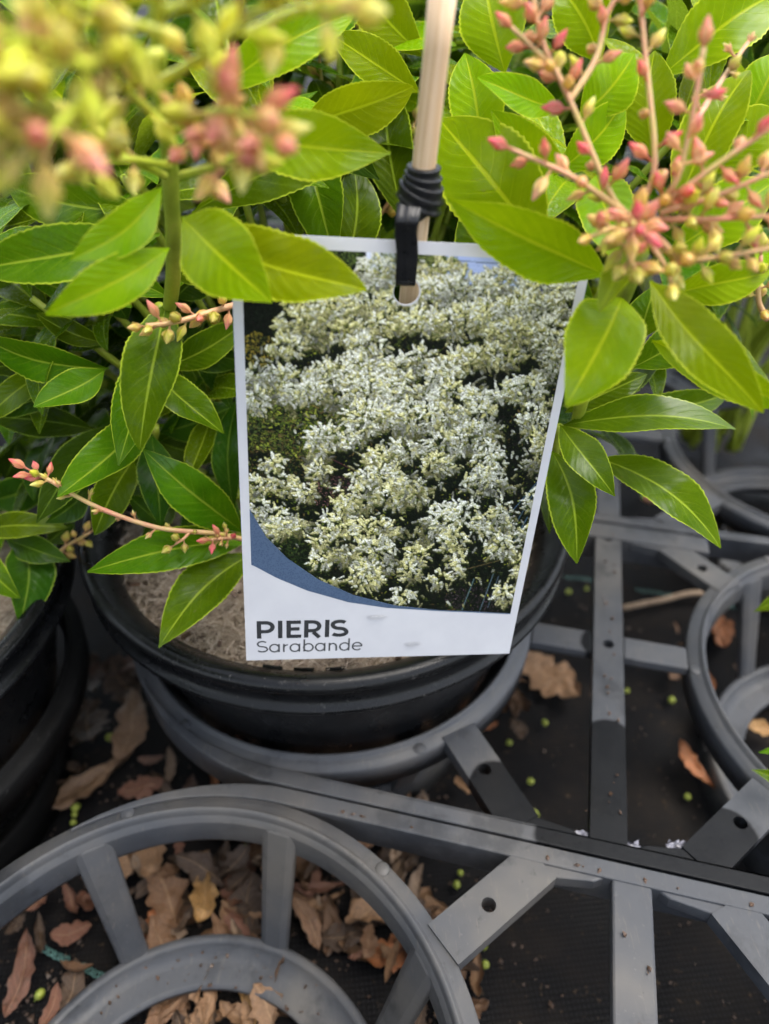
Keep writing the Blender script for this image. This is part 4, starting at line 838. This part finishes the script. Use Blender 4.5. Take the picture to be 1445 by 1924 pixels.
# lettering, each glyph drawn as pen strokes (x to the right, y up, cap height 1)
def arc(cx, cy, rx, ry, a0, a1, n=18): return [(cx + rx * math.cos(R(a0 + (a1 - a0) * i / n)), cy + ry * math.sin(R(a0 + (a1 - a0) * i / n))) for i in range(n + 1)]
h_ = .09
def S_(w, wt, x=0):
    return [arc(x + w * .5, .72, w * .42, .28 - wt / 2, 35, 180, 14)[:-1] + arc(x + w * .5, .72, w * .42, .22, 180, 262, 8) + arc(x + w * .5, .27, w * .45, .23, 80, -5, 8)[1:] + arc(x + w * .5, .27, w * .45, .27 - wt / 2, -5, -150, 14)[1:]]
def glyphs(wt):
    h = wt / 2; xh = .70; rx = .36; ry = xh / 2 - h / 2
    bowl = lambda x: [arc(x + rx, xh / 2, rx - h / 2, ry, 0, 360, 30)]
    return {'P': (.86, [[(h, 0), (h, 1)], [(h, 1 - h), (.42, 1 - h)] + arc(.42, .65, .32, .35 - h, 90, -90) + [(h, .30 + h)]]),
            'I': (.40, [[(.12 + h, 0), (.12 + h, 1)]]), 'E': (.86, [[(.1 + h, 0), (.1 + h, 1)], [(.1 + h, 1 - h), (.78, 1 - h)], [(.1 + h, .52), (.72, .52)], [(.1 + h, h), (.80, h)]]),
            'R': (.92, [[(.06 + h, 0), (.06 + h, 1)], [(.06 + h, 1 - h), (.46, 1 - h)] + arc(.46, .65, .32, .35 - h, 90, -90) + [(.06 + h, .30 + h)], [(.50, .32), (.80, 0)]]),
            'S': (.80, S_(.78, wt)), 'a': (.86, bowl(.04) + [[(.78 - h, 0), (.78 - h, xh)]]), 'r': (.5, [[(.1 + h, 0), (.1 + h, xh)], arc(.44, .34, .30, .34 - h, 165, 88, 8)]),
            'b': (.86, bowl(.1) + [[(.1 + h, 0), (.1 + h, 1.06)]]), 'n': (.80, [[(.1 + h, 0), (.1 + h, xh)], arc(.40, .36, .26, .34 - h, 170, 0, 14) + [(.66, 0)]]),
            'd': (.88, bowl(.04) + [[(.78 - h, 0), (.78 - h, 1.06)]]), 'e': (.82, [[(.09, xh / 2 + .02), (.72, xh / 2 + .02)] + arc(.40, xh / 2, .34, ry, 4, 318, 26)])}
def ribbon(path, wt, z):
    v, f = [], []; n = len(path)
    for i, (x, y) in enumerate(path):
        a, b = Vector(path[max(i - 1, 0)]), Vector(path[min(i + 1, n - 1)]); t = b - a; closed = (Vector(path[0]) - Vector(path[-1])).length < 1e-4
        if closed and i in (0, n - 1): t = Vector(path[1]) - Vector(path[-2])
        t = t.normalized(); s = Vector((-t.y, t.x)) * wt / 2; v += [(x - s.x, y - s.y, z), (x + s.x, y + s.y, z)]
    for i in range(n - 1): f.append((2 * i, 2 * i + 2, 2 * i + 3, 2 * i + 1))
    return v, f
def word(txt, x0, x1, base, cap, wt, mat, track=0):
    gl = glyphs(wt); tot = sum(gl[c][0] + track for c in txt) - track; bx, by = tc(x0, base); ex = tc(x1, base)[0]; hy = by - tc(x0, cap)[1]; s = (ex - bx) / tot; x = 0
    for c in txt:
        wd, st = gl[c]; parts = [ribbon([(px * s, py * hy) for px, py in p], wt * hy * .96, .00006 + .00002 * k) for k, p in enumerate(st)]
        link('letter', mesh('letter', *join(*parts), smooth=False), mat, tagE, (bx + x * s, -by, 0)); x += wd + track
word('PIERIS', 148, 497, 1651, 1583, .20, M['ink'], .02)
word('Sarabande', 148, 556, 1705, 1660, .115, M['ink2'], .05)
def drop(px, py, rx, ry, label):
    x, y = tp(px, py); v, f = [], []; n, m = 24, 8
    for j in range(m + 1):
        for k in range(n):
            a = 2 * math.pi * k / n; q = math.cos(j / m * math.pi / 2); wob = 1 + .12 * math.sin(2 * a + 1) + .08 * math.sin(3 * a); v.append((x + rx * q * wob * math.cos(a), -y + ry * q * wob * math.sin(a), .0001 + .0006 * math.sin(j / m * math.pi / 2)))
    for j in range(m):
        for k in range(n): a = j * n + k; b = j * n + (k + 1) % n; f.append((a, b, b + n, a + n))
    o = link('water_droplet', None); bpy.data.objects.remove(o); q = RM
    me = mesh('water_droplet', [(TO + q @ Vector(p)) for p in v], f); tag(link('water_droplet', me, M['water']), label, 'water droplet', 'water droplets on the tag')
drop(716, 1159, .0028, .0008, 'upper flat water droplet on the white foot of the tag'); drop(783, 1210, .0022, .0010, 'lower water droplet near the bottom edge of the tag')

# ---------------------------------------------------------------- stake and rubber tie
SA, SB = at(834, -30, .1395), at(771, 548, .1835); SD = (SB - SA).normalized(); SEND = SB + SD * .085
def stake():
    L = (SEND - SA).length; v, f = lathe([(.0, L + .001), (.0020, L), (.0027, L * .98)] + [(.00265, L * k / 14) for k in range(13, 0, -1)] + [(.0028, .0), (0, 0)], 22, False)
    o = link('wooden_stake', fix(mesh('wooden_stake', v, f)), M['wood'], None, SA); o.rotation_mode = 'QUATERNION'; o.rotation_quaternion = SD.to_track_quat('Z', 'X')
    return tag(o, 'pale round wooden stake that the tag hangs from', 'stake')
stake()
def tie():
    o = empty('rubber_tie', at(790, 370, .1638), 'black rubber tie knotted round the stake above the tag', 'tie'); O = Vector(o.location)
    # sideways frame about the stake
    view = (at(795, 370, .1638) - EYE).normalized(); sx = SD.cross(view).normalized(); sz = sx.cross(SD).normalized()
    if sz.dot(view) > 0: sz = -sz
    if sx.x < 0: sx = -sx
    T = lambda y: (at(790, y, .1638) - SA).dot(SD)
    y0, y1 = T(308), T(432)
    def ring(yc, r, half, tilt, prof, turns=1.0, dr=0, off=0, seg=64, ph=0):
        v, f = [], []; n = int(seg * turns)
        for i in range(n + 1):
            a = ph + 2 * math.pi * turns * i / n; t = i / n; c = SA + SD * (yc + tilt * math.cos(a) ) + sx * off
            d = sx * math.cos(a) + sz * math.sin(a); rr = r + dr * t
            for (pr, pz) in prof: v.append(c + d * (rr + pr) + SD * (pz * half) - O)
        m = len(prof)
        for i in range(n):
            for k in range(m): f.append((i * m + k, (i + 1) * m + k, (i + 1) * m + (k + 1) % m, i * m + (k + 1) % m))
        f += [tuple(range(m)), tuple(range(n * m, n * m + m))[::-1]]
        return v, f
    lip = [(-.0012, -1), (.0001, -1.0), (.0004, -.85), (.0003, -.5), (.0002, 0), (.0003, .6), (.0008, .92), (.0005, 1.06), (-.0012, 1.0)]
    hgt = y1 - y0
    for (k, r, half, tilt, off) in [(.10, .0035, .12, -.0001, 0), (.27, .0040, .13, .0004, .0001), (.45, .0044, .15, .0010, .0003), (.62, .0047, .15, .0016, -.0002)]:
        link('wrap', fix(mesh('wrap', *ring(y0 + hgt * k, r, hgt * half, tilt, lip, off=off))), M['rubber'], o)
    # bulging knot below the wraps
    v, f = [], []; n, m = 40, 14
    for j in range(m + 1):
        for i in range(n):
            a = 2 * math.pi * i / n; t = j / m; r = .0040 + .0010 * math.sin(math.pi * min(1, t * 1.2)) - .0016 * t * t * t; r *= 1 + .10 * math.sin(3 * a + 5 * t) + .05 * math.sin(7 * a - 9 * t)
            yy = y0 + hgt * (.62 + .50 * t) - .0011 * math.cos(a) * (1 - t); v.append(SA + SD * yy + (sx * math.cos(a) + sz * math.sin(a)) * r + sx * (-.0003 - .0008 * t) - O)
    for j in range(m):
        for i in range(n): a, b = j * n + i, j * n + (i + 1) % n; f.append((a, b, b + n, a + n))
    f.append(tuple(range(n))); f.append(tuple(range(m * n, m * n + n)))
    link('knot', fix(mesh('knot', v, f)), M['rubber'], o)
    # strap that drops from the knot over the front of the card and through its hole
    hc = lambda x, y, z=0: TO + TX * tp(x, y)[0] + TY * tp(x, y)[1] + TN * z
    pts = spline([at(770, 388, .1603), at(765, 416, .1600), at(763, 440, .1628), hc(763, 470, .0022), hc(763, 505, .0012), hc(763, 528, .0003), hc(764, 536, -.0012), hc(766, 520, -.002)], 8); v, f = [], []
    prof = [(-1, 0), (-.96, .35), (-.6, .2), (-.12, .12), (0, .5), (.12, .12), (.6, .25), (.95, .4), (1, 0), (.9, -.4), (0, -.5), (-.9, -.4)]; m = len(prof)
    for i, p in enumerate(pts):
        t = i / (len(pts) - 1); wd = .0026 * (1 - .1 * t) * (1 + .25 * max(0, .25 - t)); tw = .5 * max(0, .3 - t); tn = (pts[min(i + 1, len(pts) - 1)] - pts[max(i - 1, 0)]).normalized(); X_ = (TX - tn * TX.dot(tn)).normalized(); Z_ = X_.cross(tn)
        if Z_.dot(EYE - p) < 0 and t < .7: Z_ = -Z_
        for a, b in prof: v.append(p + X_ * (a * wd) + Z_ * (b * .0008 + a * tw * .002) - O)
    for i in range(len(pts) - 1):
        for k in range(m): f.append((i * m + k, (i + 1) * m + k, (i + 1) * m + (k + 1) % m, i * m + (k + 1) % m))
    link('strap', fix(mesh('strap', v, f)), M['rubber'], o)
tie()

# ---------------------------------------------------------------- litter on the mat
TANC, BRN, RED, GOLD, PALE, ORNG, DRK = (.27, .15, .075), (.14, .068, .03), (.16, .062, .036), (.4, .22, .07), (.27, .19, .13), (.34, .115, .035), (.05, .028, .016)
def dead_mesh(seed, wd, curl, twist, rag):
    r = random.Random(seed); v, uv, f = [], [], []; nl, nw = 22, 8
    for i in range(nl + 1):
        t = i / nl; w_ = wd / 2 * max(.04, (t ** .7 * (1 - t) ** .8) / .36); sp = Vector((.06 * math.sin(t * 4 + seed), t - .5, .10 * math.sin(t * 3.1 + seed) + curl * .25 * (2 * t - 1) ** 2))
        tw = twist * (t - .5)
        for k in range(nw + 1):
            s = -1 + 2 * k / nw; cw = curl * 1.4 * s; ww = w_ * (1 + (1.7 * rag * noise.noise(Vector((t * 9, s * 1.2, seed * 3.1))) if abs(s) > .7 else 0)); x = math.sin(cw) / max(abs(curl * 1.4), .2) * ww if abs(curl) > .15 else s * ww; z = (1 - math.cos(cw)) * ww * .8 + .085 * noise.noise(Vector((t * 4, s * 1.6, seed * 7.7))) + .045 * noise.noise(Vector((t * 11, s * 4, seed * 2.3)))
            v.append(sp + Vector((x * math.cos(tw) - z * math.sin(tw), 0, x * math.sin(tw) + z * math.cos(tw)))); uv.append((s * .5 + .5, t))
    for i in range(nl):
        for k in range(nw): a = i * (nw + 1) + k; f.append((a, a + 1, a + nw + 2, a + nw + 1))
    me = mesh('dead_leaf', v, f, True, uv); me.materials.append(M['litter']); return me
DM = [dead_mesh(i, *p) for i, p in enumerate([(.45, .3, .3, .25), (.5, .7, .8, .3), (.35, .9, -.6, .2), (.55, .2, .1, .3), (.4, 1.2, .5, .3), (.6, .5, -.9, .35), (.3, .4, .4, .2)])]
def dead(x, y, lpx, ang, col, k, label, group=None, z=.006, wx=1.0, tilt=.2):
    p = on(x, y, z); d = (p - EYE).dot(FWD); L = lpx * d / FPX
    a, b = on(x, y, z), on(x + 20 * math.cos(R(ang)), y - 20 * math.sin(R(ang)), z); h = (b - a); L *= h.length / (20 * d / FPX)
    o = link('dead_leaf', DM[k], None, None, p); o.rotation_euler = (random.uniform(-tilt, tilt), random.uniform(-tilt, tilt), math.atan2(h.y, h.x) - math.pi / 2); o.scale = (L * wx, L, L)
    j = random.uniform(.85, 1.15); o.color = (col[0] * j, col[1] * j, col[2] * j, 1); return tag(o, label, 'dead leaf', group)
for a in [(245, 1365, 130, 72, (.17, .1, .055), 0, 'broad tan dead leaf standing left of the tagged pot'), (165, 1475, 215, 24, (.17, .1, .055), 6, 'long narrow tan dead leaf lying at the far left'), (318, 1440, 62, 85, PALE, 6, 'small pale dead leaf below the tagged pot\'s ring'),  # first two: tan darkened to carry the shade at left
          (265, 1480, 90, 20, RED, 3, 'reddish dead leaf between the two tray rings'), (400, 1468, 44, 100, ORNG, 6, 'small orange dead leaf tip touching the front ring'), (228, 1255, 55, 10, BRN, 1, 'small brown dead leaf close under the tagged pot'),
          (385, 1690, 120, 80, GOLD, 1, 'golden curled dead leaf in the middle of the front ring'), (312, 1690, 115, 120, BRN, 5, 'dull brown dead leaf left of the golden one'), (515, 1665, 125, 85, TANC, 1, 'tan cupped dead leaf beside the strut in the front ring'),
          (452, 1660, 100, 70, RED, 3, 'pinkish brown flat dead leaf in the front ring'), (705, 1700, 130, 40, TANC, 5, 'large tan dead leaf right of the front ring\'s strut'), (742, 1790, 115, 12, ORNG, 3, 'orange brown dead leaf beside the front tray bracket'),
          (330, 1872, 150, 50, BRN, 0, 'brown veined dead leaf inside the front base ring'), (400, 1868, 120, 75, TANC, 2, 'tan folded dead leaf inside the front base ring'), (462, 1895, 110, 100, GOLD, 6, 'golden slim dead leaf inside the front base ring'), (38, 1830, 170, 75, RED, 6, 'reddish brown dead leaf at the lower left corner'),
          (80, 1690, 70, 40, RED, 1, 'small red brown dead leaf under the front ring\'s left arc'), (1030, 1268, 150, -35, TANC, 3, 'tan notched dead leaf on the mat right of the tagged pot'), (1352, 1372, 150, -60, ORNG, 6, 'long orange brown dead leaf inside the right ring'),
          (1305, 1440, 110, -55, ORNG, 6, 'thin orange leaf strip along the right ring'), (1432, 1372, 80, -20, GOLD, 1, 'golden dead leaf at the right edge'), (1345, 1190, 70, 70, ORNG, 1, 'small rusty dead leaf behind the right ring'), (1222, 932, 62, 40, ORNG, 1, 'small orange dead leaf below the wet drooping leaf'),
          (1132, 1522, 34, 20, ORNG, 0, 'tiny rusty flake between the tray bars'), (1270, 1262, 50, 60, BRN, 1, 'small brown flake near the right ring'), (870, 1480, 50, 110, TANC, 1, 'tan dead leaf under the tray bracket below the pot')]: dead(*a, z=random.uniform(.004, .016))
r_ = random.Random(5)
def heap(n, x0, y0, x1, y1, cols, lp, label, group, z=(.002, .016)):
    for _ in range(n):
        c = r_.choice(cols); dead(r_.uniform(x0, x1), r_.uniform(y0, y1), r_.uniform(*lp), r_.uniform(0, 180), c, r_.randrange(len(DM)), label, group, r_.uniform(*z), r_.uniform(.8, 1.3), .45)
heap(95, 235, 1535, 800, 1810, [TANC, BRN, BRN, RED, DRK, PALE, BRN, ORNG, TANC, DRK, BRN, DRK], (35, 125), 'curled brown dead leaf in the heap under the front ring', 'dead leaves heaped under the front ring')
heap(12, 0, 1560, 220, 1900, [BRN, DRK, RED], (50, 110), 'dark dead leaf under the left arc of the front ring', 'dead leaves under the left arc of the front ring')
heap(14, 40, 1260, 420, 1520, [DRK, DRK, (.09, .04, .026)], (50, 100), 'dark dead leaf, darkened further for shade, left of the tagged pot', 'dead leaves in the shade left of the pot')  # leaf browns lowered, part of the shade is in their colour
heap(16, 880, 1230, 990, 1470, [BRN, ORNG, DRK, BRN], (28, 66), 'small crumpled brown leaf right of the tagged pot', 'crumpled leaves right of the pot')
heap(26, 780, 1690, 910, 1920, [BRN, DRK, TANC], (50, 100), 'brown dead leaf beside the front tray bar', 'dead leaves beside the front tray bar')
heap(18, 300, 1845, 560, 1924, [BRN, DRK, TANC], (50, 100), 'brown dead leaf heaped inside the front base ring', 'dead leaves inside the front base ring', (.004, .015))
heap(8, 1240, 1180, 1440, 1290, [DRK, BRN, ORNG], (20, 44), 'small brown leaf scrap within the right ring', 'leaf scraps within the right ring')
def scrap(px, py, size, seed, label):  # small crumpled pale sheet with random gaps
    r2 = random.Random(seed); v, f = [], []; n = 9; p = on(px, py, ZR - .003)
    for j in range(n):
        for i in range(n):
            u, w2 = i / (n - 1) - .5, j / (n - 1) - .5; q = Vector((u * 4 + seed, w2 * 4, seed)); v.append(Vector((u * 1.5, w2, .45 * noise.noise(q * 1.3) + .2 * noise.noise(q * 4))) * size + Vector((noise.noise(q * 2.1), noise.noise(q * 2.3 + Vector((5, 0, 0))), 0)) * size * .4)
    for j in range(n - 1):
        for i in range(n - 1):
            if r2.random() > .12: a = j * n + i; f.append((a, a + 1, a + n + 1, a + n))
    tag(link('pale_scrap', mesh('pale_scrap', v, f), M['pale_bits'], None, p), label, 'plastic scrap', 'torn pale scraps')
scrap(1098, 1578, .0055, 3, 'torn pale scrap at the foot of the tray crossbar'); scrap(1278, 1596, .0055, 8, 'torn pale scrap at the foot of the right bracket'); scrap(1180, 1592, .005, 5, 'thin pale shred between the two larger scraps')
def crumbs():
    v, f = [], []
    for _ in range(4200):
        if r_.random() < .6: x, y = r_.uniform(-40, 900), r_.uniform(1230, 1960)
        else: x, y = r_.uniform(880, 1460), r_.uniform(900, 1960)
        
        if noise.noise(Vector((x * .012, y * .016, 4))) < r_.uniform(-.25, .45) or (x > 880 and r_.random() < .7): continue
        p = on(x, y, r_.uniform(0, .0015)); s = r_.uniform(.0003, .0011) * r_.uniform(.6, 1.5); b = len(v)
        for k in range(4): a = k * 1.57 + r_.uniform(-.5, .5); v.append(p + Vector((math.cos(a) * s * r_.uniform(.5, 1.3), math.sin(a) * s * r_.uniform(.5, 1.3), r_.uniform(-.2, .4) * s)))
        v.append(p + Vector((0, 0, s * .5))); f += [(b, b + 1, b + 4), (b + 1, b + 2, b + 4), (b + 2, b + 3, b + 4), (b + 3, b, b + 4)]
    o = link('leaf_crumbs', mesh('leaf_crumbs', v, f, False), M['litter']); o.color = (.07, .04, .024, 1); tag(o, 'fine brown leaf crumbs scattered over the black mat', 'leaf crumbs', None, 'stuff')
crumbs()
def grit(n, label, pick):
    v, f = [], []
    for _ in range(n):
        p = pick(); s = r_.uniform(.0004, .0013); b = len(v); q = Quaternion((r_.gauss(0, 1), r_.gauss(0, 1), r_.gauss(0, 1)), r_.uniform(0, 3))
        for d in ((1, 0, 0), (0, .7, 0), (-.9, .1, 0), (0, -.6, .1), (0, 0, .7), (.1, 0, -.5)): v.append(p + q @ Vector(d) * s * r_.uniform(.7, 1.3))
        for k in range(4): f += [(b + k, b + (k + 1) % 4, b + 4), (b + (k + 1) % 4, b + k, b + 5)]
    o = link('soil_grit', mesh('soil_grit', v, f, False), M['litter']); o.color = (.075, .04, .022, 1); tag(o, label, 'soil grit', None, 'stuff')
def on_base():
    a = r_.uniform(0, 6.283); r2 = r_.uniform(.052, .066); c = FRONT - e1 * HALF; return Vector((c.x + r2 * math.cos(a), c.y + r2 * math.sin(a), ZR - .0615))
def on_frame():
    k = r_.choice((0, 1, 2)); c = [FRONT, MID, FRONT][k]; p = c + e2 * (r_.uniform(-.09, .08) if k < 2 else .0945) + e1 * (r_.gauss(0, .003) if k < 2 else r_.uniform(-.1, .1)); return Vector((p.x, p.y, ZR + .0008))
grit(90, 'brown soil grit lying on the front base ring', on_base); grit(60, 'fine soil grit dusted over the tray bars', on_frame)
def seed_mesh():
    v, f = lathe([(0, -.0026)] + [(.0026 * math.cos(a) * (1 + .04 * math.cos(9 * a)), .0025 * math.sin(a)) for a in [R(-70 + 14 * k) for k in range(11)]] + [(.0003, .0024), (.0002, .0034), (0, .0034)], 16, False); me = mesh('fallen_bud', v, f); me.materials.append(M['seed']); return me
SM = seed_mesh()
def seeds(lst, label, group):
    for x, y in lst:
        o = link('fallen_bud', SM, None, None, on(x, y, .0035)); o.rotation_euler = (random.uniform(0, 3), random.uniform(0, 3), random.uniform(0, 6)); s = random.uniform(.5, .82); o.scale = (s, s * random.uniform(.8, 1.15), s); tag(o, label, 'fallen bud', group)
seeds([(1178, 1298), (1262, 1315), (1068, 1112), (1102, 1106), (1024, 1358), (957, 1395), (997, 1468), (985, 1520), (1004, 1530), (1202, 1600)], 'round yellow-green bud fallen on the mat between the middle tray bars', 'fallen buds in the middle tray')
seeds([(1292, 1497), (1415, 1296), (1413, 1336)], 'round yellow-green bud fallen inside the right ring', 'fallen buds inside the right ring')
seeds([(865, 1640), (858, 1662), (910, 1755), (908, 1777), (912, 1812)], 'yellow-green bud in the row beside the front bracket', 'fallen buds beside the front bracket')
seeds([(462, 1592), (450, 1602), (245, 1766), (75, 1868), (140, 1530), (142, 1516), (138, 1545)], 'yellow-green bud fallen under the front ring', 'fallen buds under the front ring')
seeds([(205, 1385), (135, 1438), (170, 1372), (110, 1425)], 'shaded yellow-green bud fallen left of the tagged pot', 'fallen buds left of the pot')
seeds([(450, 1848), (893, 1318)], 'lone yellow-green bud resting near a tray ring', 'lone fallen buds')
tag(link('dry_twig', mesh('dry_twig', *tube(spline([on(1165, 1143, .006), on(1240, 1128, .008), on(1320, 1114, .008), on(1440, 1140, .006), on(1480, 1160, .006)], 8), [.0018] * 33, 8)), M['twig']), 'thin bent tan twig lying across the mat at right', 'twig')
def thread(pts, label):
    P = spline([on(x, y, .003) for x, y in pts], 22); n = len(P); Q = [p + Vector((math.cos(i * 1.1) * .0012, math.sin(i * 1.1) * .0012, .0005 * math.sin(i * .5))) for i, p in enumerate(P)]
    tag(link('thread', mesh('thread', *tube(Q, .00024, 5)), M['teal']), label, 'thread', 'frayed teal threads')
thread([(82, 1782), (105, 1795), (130, 1805)], 'frayed teal thread on the mat, upper of two at lower left'); thread([(155, 1815), (180, 1830), (205, 1836)], 'frayed teal thread on the mat, lower of two at lower left')
thread([(1195, 1108), (1230, 1112), (1262, 1118)], 'frayed teal thread beside the twig left of the right ring'); thread([(1320, 1128), (1350, 1134), (1380, 1142)], 'frayed teal thread inside the right ring'); thread([(1060, 1085), (1090, 1086), (1115, 1090)], 'faint teal thread left of the tray crossbar')
